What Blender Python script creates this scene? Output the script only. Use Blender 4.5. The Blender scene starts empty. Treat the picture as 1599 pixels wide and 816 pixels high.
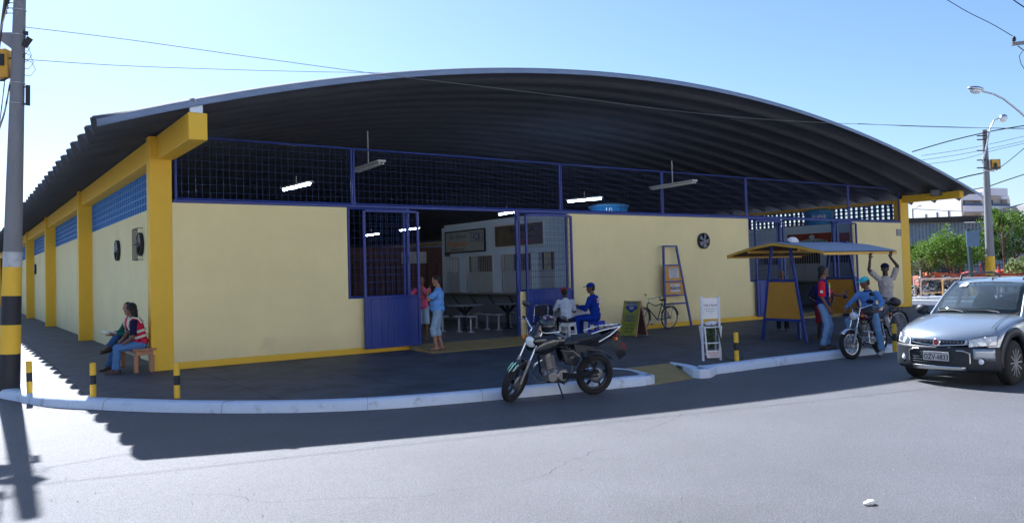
import bpy, bmesh, math, random
from mathutils import Vector, Matrix, noise as mnoise
random.seed(7)
V = Vector
R = math.radians
S = bpy.context.scene
COL = S.collection

# ------------------------------------------------------------------ camera
CF, CCX, CCY = 1237.09, 800.0, 387.31
CYAW, CPIT, CROL = 0.6137, 0.0317, -0.0262
CPOS = V((-3.1936, -17.0556, 1.76))
_fw = V((math.sin(CYAW)*math.cos(CPIT), math.cos(CYAW)*math.cos(CPIT), math.sin(CPIT)))
_rt = V((math.cos(CYAW), -math.sin(CYAW), 0)); _up = _rt.cross(_fw)
_r2 = _rt*math.cos(CROL)+_up*math.sin(CROL); _u2 = -_rt*math.sin(CROL)+_up*math.cos(CROL)
cam = bpy.data.cameras.new('camera'); camo = bpy.data.objects.new('camera', cam); COL.objects.link(camo)
M = Matrix((_r2, _u2, -_fw)).transposed().to_4x4(); M.translation = CPOS
camo.matrix_world = M
cam.sensor_width = 36; cam.lens = CF/1599*36
cam.shift_x = 0.0; cam.shift_y = (CCY-408)/1599
cam.clip_start = 0.05; cam.clip_end = 3000
S.camera = camo

# ------------------------------------------------------------------ sky and sun
SUN_EL, SUN_AZ = R(41.6), R(3.2)          # azimuth from +Y towards +X
w = bpy.data.worlds.new('World'); S.world = w; w.use_nodes = True
nt = w.node_tree; bg = nt.nodes['Background']
sky = nt.nodes.new('ShaderNodeTexSky'); sky.sky_type = 'NISHITA'; sky.sun_disc = False
sky.sun_elevation = SUN_EL; sky.sun_rotation = SUN_AZ
sky.altitude = 300; sky.air_density = 1.15; sky.dust_density = 0.75; sky.ozone_density = 1.6
nt.links.new(sky.outputs[0], bg.inputs[0]); bg.inputs[1].default_value = 0.052
sl = bpy.data.lights.new('sun', 'SUN'); sl.energy = 5.0; sl.angle = R(0.55); sl.color = (1.0, 0.91, 0.78)
so = bpy.data.objects.new('sun', sl); COL.objects.link(so)
sd = V((math.sin(SUN_AZ)*math.cos(SUN_EL), math.cos(SUN_AZ)*math.cos(SUN_EL), math.sin(SUN_EL)))
so.rotation_euler = sd.to_track_quat('Z', 'Y').to_euler(); so.location = (0, 40, 60)
S.view_settings.view_transform = 'Standard'; S.view_settings.look = 'None'
S.view_settings.exposure = 1.48; S.view_settings.gamma = 1.0
S.view_settings.use_curve_mapping = False
S.view_settings.use_white_balance = True; S.view_settings.white_balance_temperature = 5350; S.view_settings.white_balance_tint = 12
S.cycles.max_bounces = 6; S.cycles.diffuse_bounces = 4; S.cycles.glossy_bounces = 3
S.cycles.transmission_bounces = 6; S.cycles.transparent_max_bounces = 8
S.cycles.caustics_reflective = False; S.cycles.caustics_refractive = False
S.cycles.use_denoising = True

# ------------------------------------------------------------------ measuring helpers (photo position -> point in the place)
def ray(u, v): return _fw + _r2*((u-CCX)/CF) + _u2*((CCY-v)/CF)
def G(u, v, z=0.0):
    d = ray(u, v); return CPOS + d*((z-CPOS.z)/d.z)
def AX(u, v, x):
    d = ray(u, v); return CPOS + d*((x-CPOS.x)/d.x)
def AY(u, v, y):
    d = ray(u, v); return CPOS + d*((y-CPOS.y)/d.y)
def AD(u, v, dist): return CPOS + ray(u, v)*dist
def APL(u, v, a, b):               # on the vertical plane through plan points a, b
    d = ray(u, v); n = V((b[1]-a[1], a[0]-b[0], 0)); A = V((a[0], a[1], 0))
    return CPOS + d*((A-CPOS).dot(n)/d.dot(n))
ROAD = -0.14

# ------------------------------------------------------------------ materials
MATS = {}
def mat(name, col, rough=0.6, var=0.12, vs=4.0, bump=0.0, bs=40.0, metal=0.0, spec=0.4, coat=0.0, dirt=None, ds=1.2, dt=0.55,
        alpha=None, emit=None, es=1.0, trans=0.0, aniso=(1,1,1)):
    if name in MATS: return MATS[name]
    m = bpy.data.materials.new(name); m.use_nodes = True; n = m.node_tree; L = n.links
    b = n.nodes['Principled BSDF']
    b.inputs['Roughness'].default_value = rough; b.inputs['Metallic'].default_value = metal
    b.inputs['Specular IOR Level'].default_value = spec
    b.inputs['Coat Weight'].default_value = coat; b.inputs['Coat Roughness'].default_value = 0.05
    b.inputs['Base Color'].default_value = (*col, 1)
    tc = n.nodes.new('ShaderNodeTexCoord'); mp = n.nodes.new('ShaderNodeMapping'); L.new(tc.outputs['Object'], mp.inputs[0])
    mp.inputs['Scale'].default_value = aniso
    if var > 0:
        nz = n.nodes.new('ShaderNodeTexNoise'); nz.inputs['Scale'].default_value = vs; nz.inputs['Detail'].default_value = 6
        nz.inputs['Roughness'].default_value = 0.62
        L.new(mp.outputs[0], nz.inputs[0])
        rp = n.nodes.new('ShaderNodeValToRGB'); L.new(nz.outputs[0], rp.inputs[0])
        rp.color_ramp.elements[0].position = 0.25; rp.color_ramp.elements[1].position = 0.75
        rp.color_ramp.elements[0].color = (*[max(0, c*(1-var)) for c in col], 1)
        rp.color_ramp.elements[1].color = (*[min(1, c*(1+var)) for c in col], 1)
        out = rp.outputs[0]
        if dirt:
            n2 = n.nodes.new('ShaderNodeTexNoise'); n2.inputs['Scale'].default_value = ds; n2.inputs['Detail'].default_value = 9
            n2.inputs['Roughness'].default_value = 0.7
            L.new(mp.outputs[0], n2.inputs[0])
            r2 = n.nodes.new('ShaderNodeValToRGB'); L.new(n2.outputs[0], r2.inputs[0])
            r2.color_ramp.elements[0].position = dt; r2.color_ramp.elements[1].position = dt+0.14
            mx = n.nodes.new('ShaderNodeMix'); mx.data_type = 'RGBA'
            L.new(r2.outputs[0], mx.inputs[0]); L.new(out, mx.inputs[6]); mx.inputs[7].default_value = (*dirt, 1)
            out = mx.outputs[2]
        L.new(out, b.inputs['Base Color'])
    if bump > 0:
        n3 = n.nodes.new('ShaderNodeTexNoise'); n3.inputs['Scale'].default_value = bs; n3.inputs['Detail'].default_value = 5
        L.new(mp.outputs[0], n3.inputs[0])
        bp = n.nodes.new('ShaderNodeBump'); bp.inputs['Strength'].default_value = bump; bp.inputs['Distance'].default_value = 0.02
        L.new(n3.outputs[0], bp.inputs['Height']); L.new(bp.outputs[0], b.inputs['Normal'])
    if trans: b.inputs['Transmission Weight'].default_value = trans
    if alpha is not None: b.inputs['Alpha'].default_value = alpha
    if emit: b.inputs['Emission Color'].default_value = (*emit, 1); b.inputs['Emission Strength'].default_value = es
    MATS[name] = m; return m

# ------------------------------------------------------------------ mesh building
def frame(d, up=V((0, 0, 1))):
    d = d.normalized()
    if abs(d.dot(up)) > 0.98: up = V((1, 0, 0))
    a = up.cross(d).normalized(); b = d.cross(a).normalized(); return a, b
class MB:
    def __init__(s): s.v = []; s.f = []; s.mi = []; s.sm = []; s.m = 0; s.s = False; s.T = None
    def add(s, vs, fs, smooth=None):
        o = len(s.v)
        if s.T is not None: vs = [s.T @ V(v) for v in vs]
        s.v += [tuple(v) for v in vs]
        for f in fs:
            s.f.append([i+o for i in f]); s.mi.append(s.m); s.sm.append(s.s if smooth is None else smooth)
    def box(s, x0, x1, y0, y1, z0, z1):
        s.add([(x0,y0,z0),(x1,y0,z0),(x1,y1,z0),(x0,y1,z0),(x0,y0,z1),(x1,y0,z1),(x1,y1,z1),(x0,y1,z1)],
              [(0,3,2,1),(4,5,6,7),(0,1,5,4),(1,2,6,5),(2,3,7,6),(3,0,4,7)], False)
    def obox(s, c, sx, sy, sz, rot=None):
        Rm = rot or Matrix.Identity(3); c = V(c); p = []
        for z in (-1,1):
            for x, y in ((-1,-1),(1,-1),(1,1),(-1,1)): p.append(c+Rm@V((x*sx/2, y*sy/2, z*sz/2)))
        s.add(p, [(0,3,2,1),(4,5,6,7),(0,1,5,4),(1,2,6,5),(2,3,7,6),(3,0,4,7)], False)
    def bar(s, a, b, w, h, up=V((0,0,1))):
        a = V(a); b = V(b); x, y = frame(b-a, up); p = []
        for q in (a, b):
            for i, j in ((-1,-1),(1,-1),(1,1),(-1,1)): p.append(q+x*i*w/2+y*j*h/2)
        s.add(p, [(0,3,2,1),(4,5,6,7),(0,1,5,4),(1,2,6,5),(2,3,7,6),(3,0,4,7)], False)
    def cyl(s, a, b, r1, r2=None, n=12, caps=True):
        r2 = r1 if r2 is None else r2; a = V(a); b = V(b); x, y = frame(b-a); p = []
        for q, r in ((a, r1), (b, r2)):
            for i in range(n):
                t = 2*math.pi*i/n; p.append(q+(x*math.cos(t)+y*math.sin(t))*r)
        s.add(p, [(i, (i+1) % n, n+(i+1) % n, n+i) for i in range(n)], True)
        if caps: s.add(p, [tuple(range(n))[::-1], tuple(range(n, 2*n))], False)
    def tube(s, pts, r, n=8, closed=False, caps=True):
        pts = [V(p) for p in pts]; k = len(pts); rr = r if isinstance(r, (list, tuple)) else [r]*k; p = []
        up = None
        for i, q in enumerate(pts):
            d = (pts[(i+1) % k]-pts[i-1]) if closed else (pts[min(i+1, k-1)]-pts[max(i-1, 0)])
            if d.length < 1e-9: d = V((0,0,1))
            d.normalize()
            if up is None: x, y = frame(d)
            else:
                x = (up - d*up.dot(d)); x = x.normalized() if x.length > 1e-6 else frame(d)[0]; y = d.cross(x)
            up = x
            for j in range(n):
                t = 2*math.pi*j/n; p.append(q+(x*math.cos(t)+y*math.sin(t))*rr[i])
        fs = []
        for i in range(k if closed else k-1):
            a = i*n; b = ((i+1) % k)*n
            fs += [(a+j, a+(j+1) % n, b+(j+1) % n, b+j) for j in range(n)]
        s.add(p, fs, True)
        if caps and not closed: s.add(p, [tuple(range(n))[::-1], tuple(range((k-1)*n, k*n))], False)
    def torus(s, c, ax, R1, r, n=32, m=10, sx=1.0, squash=1.0):
        c = V(c); ax = V(ax).normalized(); x, y = frame(ax); p = []
        for i in range(n):
            t = 2*math.pi*i/n; d = x*math.cos(t)+y*math.sin(t)
            for j in range(m):
                q = 2*math.pi*j/m; p.append(c+d*(R1+math.cos(q)*r)+ax*math.sin(q)*r*squash)
        s.add(p, [(i*m+j, ((i+1) % n)*m+j, ((i+1) % n)*m+(j+1) % m, i*m+(j+1) % m) for i in range(n) for j in range(m)], True)
    def ell(s, c, rx, ry, rz, rot=None, n=14, m=9):
        c = V(c); Rm = rot or Matrix.Identity(3); p = [c+Rm@V((0,0,-rz))]
        for j in range(1, m):
            a = -math.pi/2+math.pi*j/m
            for i in range(n):
                t = 2*math.pi*i/n; p.append(c+Rm@V((rx*math.cos(a)*math.cos(t), ry*math.cos(a)*math.sin(t), rz*math.sin(a))))
        p.append(c+Rm@V((0,0,rz))); fs = []
        for i in range(n): fs.append((0, 1+(i+1) % n, 1+i))
        for j in range(m-2):
            for i in range(n):
                a = 1+j*n+i; b = 1+j*n+(i+1) % n; fs.append((a, b, b+n, a+n))
        t = len(p)-1; o = 1+(m-2)*n
        for i in range(n): fs.append((t, o+i, o+(i+1) % n))
        s.add(p, fs, True)
    def cap(s, a, b, r1, r2, n=12):        # tapered limb with round ends
        a = V(a); b = V(b); d = b-a; L = d.length
        x, y = frame(d); d = d.normalized(); p = []; rows = []
        for k in range(4):
            t = -math.pi/2+math.pi/2*(k+0.35)/4; rows.append((a+d*r1*math.sin(t), r1*math.cos(t)))
        rows.append((a, r1)); rows.append((b, r2))
        for k in range(4):
            t = math.pi/2*(k+0.65)/4; rows.append((b+d*r2*math.sin(t), r2*math.cos(t)))
        for q, r in rows:
            for i in range(n):
                t = 2*math.pi*i/n; p.append(q+(x*math.cos(t)+y*math.sin(t))*r)
        k = len(rows)
        s.add(p, [(j*n+i, j*n+(i+1) % n, (j+1)*n+(i+1) % n, (j+1)*n+i) for j in range(k-1) for i in range(n)]
              + [tuple(range(n))[::-1], tuple(range((k-1)*n, k*n))], True)
    def prism(s, poly, d):                 # polygon of 3D points pushed along d
        n = len(poly); d = V(d); p = [V(q) for q in poly]+[V(q)+d for q in poly]
        s.add(p, [tuple(range(n))[::-1], tuple(range(n, 2*n))]+[(i, (i+1) % n, n+(i+1) % n, n+i) for i in range(n)], False)
    def lathe(s, c, ax, prof, n=24):       # prof: (distance along axis, radius)
        c = V(c); ax = V(ax).normalized(); x, y = frame(ax); p = []
        for h, r in prof:
            for i in range(n):
                t = 2*math.pi*i/n; p.append(c+ax*h+(x*math.cos(t)+y*math.sin(t))*r)
        k = len(prof)
        s.add(p, [(j*n+i, j*n+(i+1) % n, (j+1)*n+(i+1) % n, (j+1)*n+i) for j in range(k-1) for i in range(n)], True)
        s.add(p, [tuple(range(n))[::-1], tuple(range((k-1)*n, k*n))], False)
    def quad(s, *p): s.add(list(p), [tuple(range(len(p)))], False)
    def text(s, txt, org, xd, yd, size, depth=0.003, align='CENTER', italic=0.0, bold=0.0, sx=1.0):
        cu = bpy.data.curves.new('t', 'FONT'); cu.body = txt; cu.size = size; cu.align_x = align; cu.align_y = 'CENTER'
        cu.extrude = 0; cu.offset = bold*size; cu.shear = italic; cu.resolution_u = 2
        ob = bpy.data.objects.new('t', cu); COL.objects.link(ob)
        me = ob.to_mesh(); xd = V(xd).normalized(); yd = V(yd).normalized(); z = xd.cross(yd)
        s.add([V(org)+xd*v.co.x*sx+yd*v.co.y+z*depth for v in me.vertices], [tuple(f.vertices) for f in me.polygons], False)
        ob.to_mesh_clear(); bpy.data.objects.remove(ob); bpy.data.curves.remove(cu)
    def build(s, name, mats, parent=None, bevel=0.0, seg=1, sub=0, solid=0.0, remesh=0.0, smooth_it=0, wrinkle=0.0, loc=None, rotz=0.0):
        me = bpy.data.meshes.new(name); me.from_pydata(s.v, [], s.f)
        if not isinstance(mats, (list, tuple)): mats = [mats]
        for m in mats: me.materials.append(m)
        me.polygons.foreach_set('material_index', s.mi); me.polygons.foreach_set('use_smooth', s.sm); me.update()
        o = bpy.data.objects.new(name, me); COL.objects.link(o)
        if parent: o.parent = parent
        if loc is not None: o.location = loc
        o.rotation_euler.z = rotz
        if remesh:
            r = o.modifiers.new('r', 'REMESH'); r.mode = 'VOXEL'; r.voxel_size = remesh; r.use_smooth_shade = True
            if smooth_it:
                q = o.modifiers.new('s', 'SMOOTH'); q.factor = 0.5; q.iterations = smooth_it
        if wrinkle:
            tx = bpy.data.textures.get('cloth_folds') or bpy.data.textures.new('cloth_folds', 'CLOUDS'); tx.noise_scale = 0.11; tx.noise_depth = 2
            q = o.modifiers.new('w', 'DISPLACE'); q.texture = tx; q.strength = wrinkle; q.mid_level = 0.5; q.texture_coords = 'LOCAL'
        if solid:
            q = o.modifiers.new('s', 'SOLIDIFY'); q.thickness = solid
        if bevel:
            b = o.modifiers.new('b', 'BEVEL'); b.width = bevel; b.segments = seg; b.limit_method = 'ANGLE'; b.angle_limit = R(35)
        if sub:
            q = o.modifiers.new('u', 'SUBSURF'); q.levels = sub; q.render_levels = sub
        return o
def thing(name, label, cat, loc=(0,0,0), rotz=0.0, group=None):
    o = bpy.data.objects.new(name, None); COL.objects.link(o); o.location = loc; o.rotation_euler.z = rotz
    o.empty_display_size = 0.2
    o['label'] = label; o['category'] = cat
    if group: o['group'] = group
    return o
def tag(o, label, cat, group=None):
    o['label'] = label; o['category'] = cat
    if group: o['group'] = group
    return o
def struct(o, kind='structure', label=None):
    o['kind'] = kind
    if label: o['label'] = label
    return o
def copy_tree(o, parent=None):
    c = o.copy(); COL.objects.link(c); c.parent = parent
    for ch in list(o.children):
        copy_tree(ch, c)
    return c
def RZ(a): return Matrix.Rotation(a, 3, 'Z')
def RX(a): return Matrix.Rotation(a, 3, 'X')
def RY(a): return Matrix.Rotation(a, 3, 'Y')

# ------------------------------------------------------------------ shared materials
m_cream = mat('cream_paint', (0.90, 0.77, 0.39), 0.75, 0.06, 0.8, 0.16, 45, dirt=(0.80,0.67,0.35), ds=0.7, dt=0.62)
m_yellow = mat('yellow_paint', (0.82, 0.51, 0.035), 0.6, 0.05, 1.5, 0.08, 50, dirt=(0.52,0.37,0.07), ds=2.0, dt=0.66)
m_blue = mat('blue_gloss_paint', (0.022, 0.045, 0.25), 0.35, 0.10, 6, 0.03, 30)
m_bluev = mat('vent_blue_paint', (0.05, 0.19, 0.52), 0.6, 0.10, 3)
m_wire = mat('blue_wire', (0.035, 0.075, 0.24), 0.45, 0.1, 8)
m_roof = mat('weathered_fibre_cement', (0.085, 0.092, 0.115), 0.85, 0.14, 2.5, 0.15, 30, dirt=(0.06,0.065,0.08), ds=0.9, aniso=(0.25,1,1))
m_black = mat('black_paint', (0.02, 0.022, 0.03), 0.5, 0.1, 6)
m_dark = mat('dark_rubber', (0.022, 0.022, 0.024), 0.75, 0.15, 10, 0.1, 60)
m_white = mat('white_paint', (0.78, 0.78, 0.78), 0.5, 0.04, 3)
m_kerbw = mat('limewashed_kerb', (0.66, 0.74, 0.86), 0.85, 0.05, 5, 0.5, 14, dirt=(0.36,0.38,0.42), ds=2.6, dt=0.57)
m_chrome = mat('chrome', (0.75, 0.76, 0.78), 0.12, 0.0, metal=1.0)
m_steel = mat('brushed_steel', (0.55, 0.56, 0.58), 0.32, 0.08, 20, metal=1.0)
m_alu = mat('cast_aluminium', (0.50, 0.50, 0.51), 0.42, 0.10, 14, metal=0.8)
m_conc = mat('grey_concrete', (0.30, 0.30, 0.30), 0.9, 0.18, 6, 0.25, 30, dirt=(0.20,0.20,0.20), ds=3)
m_glass = mat('clear_glass', (0.9, 0.95, 0.95), 0.02, 0.0, trans=1.0)
m_glassd = mat('dark_window_glass', (0.03, 0.045, 0.06), 0.06, 0.0, spec=0.7)
m_wood = mat('worn_wood', (0.36, 0.19, 0.09), 0.6, 0.25, 5, 0.15, 30, aniso=(1,1,6))
# ================================================================== ground, road, pavement
m_road = mat('asphalt', (0.150, 0.150, 0.158), 0.58, 0.14, 0.5, 0.9, 130, spec=0.38, dirt=(0.125,0.125,0.128), ds=0.30, dt=0.55)
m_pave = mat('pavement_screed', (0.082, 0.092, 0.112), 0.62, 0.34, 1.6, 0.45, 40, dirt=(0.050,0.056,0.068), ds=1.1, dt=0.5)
m_earth = mat('pale_dry_ground', (0.42, 0.37, 0.31), 0.9, 0.2, 0.6, 0.4, 10)
# fine aggregate speckle on the asphalt
n = m_road.node_tree; b = n.nodes['Principled BSDF']; src = b.inputs['Base Color'].links[0].from_socket
tcn = n.nodes.new('ShaderNodeTexCoord'); sp = n.nodes.new('ShaderNodeTexNoise'); sp.inputs['Scale'].default_value = 70; sp.inputs['Detail'].default_value = 3
n.links.new(tcn.outputs['Object'], sp.inputs[0]); rr = n.nodes.new('ShaderNodeValToRGB'); n.links.new(sp.outputs[0], rr.inputs[0])
rr.color_ramp.elements[0].position = 0.35; rr.color_ramp.elements[1].position = 0.7
rr.color_ramp.elements[0].color = (0.68,0.68,0.68,1); rr.color_ramp.elements[1].color = (1.3,1.3,1.3,1)
mx = n.nodes.new('ShaderNodeMix'); mx.data_type = 'RGBA'; mx.blend_type = 'MULTIPLY'; mx.inputs[0].default_value = 1
n.links.new(src, mx.inputs[6]); n.links.new(rr.outputs[0], mx.inputs[7]); n.links.new(mx.outputs[2], b.inputs['Base Color'])

g = MB(); g.quad((-900,-900,ROAD),(1500,-900,ROAD),(1500,1500,ROAD),(-900,1500,ROAD))
struct(g.build('road', m_road))

def crom(P, n=6):
    out = []
    for i in range(len(P)-1):
        a, b, c, d = P[max(i-1,0)], P[i], P[i+1], P[min(i+2, len(P)-1)]
        for k in range(n):
            t = k/n; out.append(0.5*((2*b)+(c-a)*t+(2*a-5*b+4*c-d)*t*t+(3*b-a-3*c+d)*t**3))
    out.append(P[-1]); return out
KL = crom([V(p) for p in [(-2.75,75,0),(-2.75,30,0),(-2.75,6,0),(-2.72,1.5,0),(-2.62,-0.5,0),(-2.37,-1.49,0),(-2.0,-2.62,0),(-1.45,-3.51,0),(-0.91,-4.26,0),(-0.39,-4.9,0),(0.32,-5.61,0),(1.15,-6.25,0),(2.21,-6.75,0),(3.8,-7.15,0),(5.3,-7.45,0),(6.1,-7.58,0)]])
KR = crom([V(p) for p in [(7.72,-7.48,0),(8.4,-7.50,0),(9.4,-7.52,0),(10.6,-7.58,0),(11.8,-7.68,0),(13.4,-7.8,0),(18,-8.1,0),(26,-8.4,0),(31,-8.2,0),(33.4,-6.6,0),(34,-4,0),(34,0,0),(34,30,0),(34,75,0)]])
def normal2(P, i):
    d = (P[min(i+1,len(P)-1)]-P[max(i-1,0)]).normalized(); return V((-d.y, d.x, 0))   # to the left of travel = inside
def kerb(P, w0=0.24, wf=None):
    m = MB(); m.s = True; rows = []; acc = 0
    for i, p in enumerate(P):
        nn = normal2(P, i); j = mnoise.noise(p*1.7)*0.016; k = mnoise.noise(p*3.1+V((5,5,5)))*0.010
        wd = w0 if wf is None else wf(i)
        rows.append([p-nn*(0.012+j)+V((0,0,ROAD-0.01)), p-nn*(j*0.6)+V((0,0,-0.035)), p+nn*0.03+V((0,0,0.004+k*.5)), p+nn*0.08+V((0,0,0.014+k*.5)),
                     p+nn*(wd-0.03)+V((0,0,0.014)), p+nn*wd+V((0,0,-0.02))])
    vs = [q for r in rows for q in r]; N = 6
    m.add(vs, [(i*N+j, (i+1)*N+j, (i+1)*N+j+1, i*N+j+1) for i in range(len(rows)-1) for j in range(N-1)])
    m.add(rows[0], [tuple(range(N))]); m.add(rows[-1], [tuple(range(N))[::-1]])
    return m
def dens(P, step=0.22, lim=20):
    out = []
    for a, b in zip(P, P[1:]):
        k = max(1, int((b-a).length/step)) if abs(a.y) < lim and a.x < lim else 1
        out += [a.lerp(b, i/k) for i in range(k)]
    return out+[P[-1]]
KLd, KRd = dens(KL), dens(KR)
struct(kerb(KLd).build('kerb', m_kerbw), label='white limewashed kerb curving round the corner of the pavement')
struct(kerb(KRd).build('kerb', m_kerbw), label='white limewashed kerb right of the sloping ramp')
m_kj = mat('kerb_joint',(0.25,0.26,0.28),0.9,0.2,10)
def kerb_joints(P, step, ymax=14):
    m = MB(); acc = 0; nxt = step
    for i in range(len(P)-1):
        acc += (P[i+1]-P[i]).length
        if acc > nxt and P[i].y < ymax and P[i].x < 26:
            nxt += step*random.uniform(.85,1.15); nn = normal2(P, i); a = P[i]; j = mnoise.noise(a*1.7)*0.016
            m.tube([a-nn*(0.020+j)+V((0,0,ROAD)), a-nn*(j*.6+.004)+V((0,0,-.032)), a+nn*.03+V((0,0,.010)), a+nn*.08+V((0,0,.016)), a+nn*.22+V((0,0,.012))], .003, 4)
    return m
struct(kerb_joints(KLd,1.9).build('kerb_joints', m_kj)); struct(kerb_joints(KRd,1.9).build('kerb_joints', m_kj))
# kerb return beside the ramp (thin white strip) and the flared wing on the other side
rb1, rb2 = G(978,574.5), G(1050,566.5)
ret = crom([V((6.1,-7.58,0)), V((6.28,-7.35,0)), G(1018,586)+V((0,0,0)), G(985,577.5), G(955,575)], 6)
def strip(P, w, m, z0=0.012):
    L = len(P); vs = []
    for i, p in enumerate(P):
        nn = normal2(P, i); ww = w(i/(L-1)); z = z0
        vs += [V((p.x, p.y, 0))-nn*ww/2+V((0,0,-0.13)), V((p.x,p.y,0))-nn*ww/2+V((0,0,z)), V((p.x,p.y,0))+nn*ww/2+V((0,0,z)), V((p.x,p.y,0))+nn*ww/2+V((0,0,-0.13))]
    m.add(vs, [(i*4+j, (i+1)*4+j, (i+1)*4+j+1, i*4+j+1) for i in range(L-1) for j in range(3)]+[(0,1,2,3), tuple(range(4*L-4,4*L))[::-1]])
m = MB(); strip(ret, lambda t: 0.17*(1-t)**1.5+0.04, m); struct(m.build('kerb', m_kerbw, bevel=0.01), label='thin white kerb return on the left of the ramp')
wing = crom([V((7.85,-7.37,0)), G(1095,577.5), G(1072,571), G(1047,566.3)], 6)
m = MB(); strip(wing, lambda t: 0.30*(1-t)**0.8+0.03, m, 0.022); struct(m.build('kerb', m_kerbw, bevel=0.015), label='flared white kerb wing on the right of the ramp')
# pavement slab with the ramp notch
inL = [KLd[i]+normal2(KLd, i)*0.22 for i in range(0, len(KLd), 2)]
inR = [KRd[i]+normal2(KRd, i)*0.22 for i in range(0, len(KRd), 2)]
inL[-1] = V((6.10,-7.34,0))
poly = inL+[V((6.24,-7.3,0)), V((rb1.x,rb1.y,0)), V((rb2.x,rb2.y,0)), V((7.55,-7.0,0))]+inR
from mathutils.geometry import tessellate_polygon
pm = MB(); npl = len(poly)
pm.add([V((p.x,p.y,0)) for p in poly], [t_ for t_ in tessellate_polygon([[V((p.x,p.y,0)) for p in poly]])])
pm.f = [f if (V(pm.v[f[1]])-V(pm.v[f[0]])).cross(V(pm.v[f[2]])-V(pm.v[f[0]])).z > 0 else f[::-1] for f in pm.f]
pm.add([V((p.x,p.y,z)) for p in poly for z in (0,-0.16)], [(2*i,2*((i+1)%npl),2*((i+1)%npl)+1,2*i+1) for i in range(npl)])
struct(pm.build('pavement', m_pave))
# sawn joints and cracks in the pavement
m_joint = mat('joint_dirt', (0.035,0.036,0.04), 0.9, 0.1, 5)
m = MB()
for x in (-1.3,0.7,2.7,4.7,6.7,8.7,10.7,12.7,14.7,17,20,23):
    y1 = -4.2 if x < 0 else (-5.9 if x < 1.5 else (-6.6 if x < 4 else (-6.0 if x<8 else -7.2)))
    if x < 0: continue
    m.quad((x,y1,0.004),(x+0.012,y1,0.004),(x+0.012,-0.05,0.004),(x,-0.05,0.004))
for y in (-2.0,-4.0): m.quad((0.0 if y>-3 else 0.4,y,0.0045),(27,y,0.0045),(27,y+0.012,0.0045),(0.0 if y>-3 else 0.4,y+0.012,0.0045))
for y in (1.5,4,6.5,9,11.5,14,17,20): m.quad((-2.4,y,0.004),(0.3,y,0.004),(0.3,y+0.012,0.004),(-2.4,y+0.012,0.004))
m.quad((-1.5,-2.6,0.005),(-1.488,-2.6,0.005),(-1.19,25,0.005),(-1.2,25,0.005))
struct(m.build('pavement_joints', m_joint))
# ramp
m_ramp = mat('ochre_concrete', (0.35,0.26,0.10), 0.85, 0.15, 3, 0.2, 40, dirt=(0.24,0.20,0.12), ds=1.6)
m = MB(); A, B_, C_, D_ = V((6.2,-7.62,ROAD+0.012)), V((7.80,-7.50,ROAD+0.012)), V((rb2.x,rb2.y,0.005)), V((rb1.x,rb1.y,0.005))
NU, NV_ = 6, 8
m.add([(A.lerp(B_, i/NU)).lerp(D_.lerp(C_, i/NU), j/NV_) for j in range(NV_+1) for i in range(NU+1)], [(j*7+i, j*7+i+1, (j+1)*7+i+1, (j+1)*7+i) for j in range(NV_) for i in range(NU)], True)
m.add([A, B_, V((B_.x,B_.y,-0.2)), V((A.x,A.y,-0.2))], [(0,3,2,1)])
struct(m.build('ramp', m_ramp))
# ochre threshold slab in front of each entrance
for x0, x1, name in ((5.72,9.2,'left'),(20.2,23.5,'right')):
    m = MB(); m.add([(x0,-0.02,0),(x1,-0.02,0),(x1,-0.02,0.10),(x0,-0.02,0.10),(x0-0.1,-1.32,0.0),(x1+0.1,-1.32,0.0),(x1+0.1,-1.32,0.012),(x0-0.1,-1.32,0.012)],
                    [(2,3,7,6),(7,4,5,6),(0,3,7,4),(1,5,6,2)])
    struct(m.build('threshold_slab', m_ramp), label='ochre sloping slab before the %s entrance of the market' % name)
# pale ground and far street on the right
m = MB(); m.quad((34.3,-3,ROAD+0.004),(300,-90,ROAD+0.004),(300,300,ROAD+0.004),(34.3,120,ROAD+0.004)); struct(m.build('ground', m_earth))
# patches of repaired and cracked asphalt in the gutter
m_patch = mat('damp_gutter_dirt', (0.05,0.05,0.055), 0.5, 0.3, 4, 0.3, 20)
m = MB()
for i in range(len(KLd)-1):
    p, q = KLd[i], KLd[i+1]
    if p.y > 5: continue
    a = 0.05+0.05*abs(mnoise.noise(p*1.3)); b_ = 0.05+0.05*abs(mnoise.noise(q*1.3)); z = ROAD+0.004
    m.quad((p.x,p.y,z),(p.x-normal2(KLd,i).x*a,p.y-normal2(KLd,i).y*a,z),(q.x-normal2(KLd,i+1).x*b_,q.y-normal2(KLd,i+1).y*b_,z),(q.x,q.y,z))
for i in range(len(KRd)-1):
    p, q = KRd[i], KRd[i+1]
    if p.x > 20: break
    a = 0.05+0.08*abs(mnoise.noise(p*1.3)); b_ = 0.05+0.08*abs(mnoise.noise(q*1.3)); z = ROAD+0.004
    m.quad((p.x,p.y,z),(p.x-normal2(KRd,i).x*a,p.y-normal2(KRd,i).y*a,z),(q.x-normal2(KRd,i+1).x*b_,q.y-normal2(KRd,i+1).y*b_,z),(q.x,q.y,z))
struct(m.build('gutter_dirt', m_patch))

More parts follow.
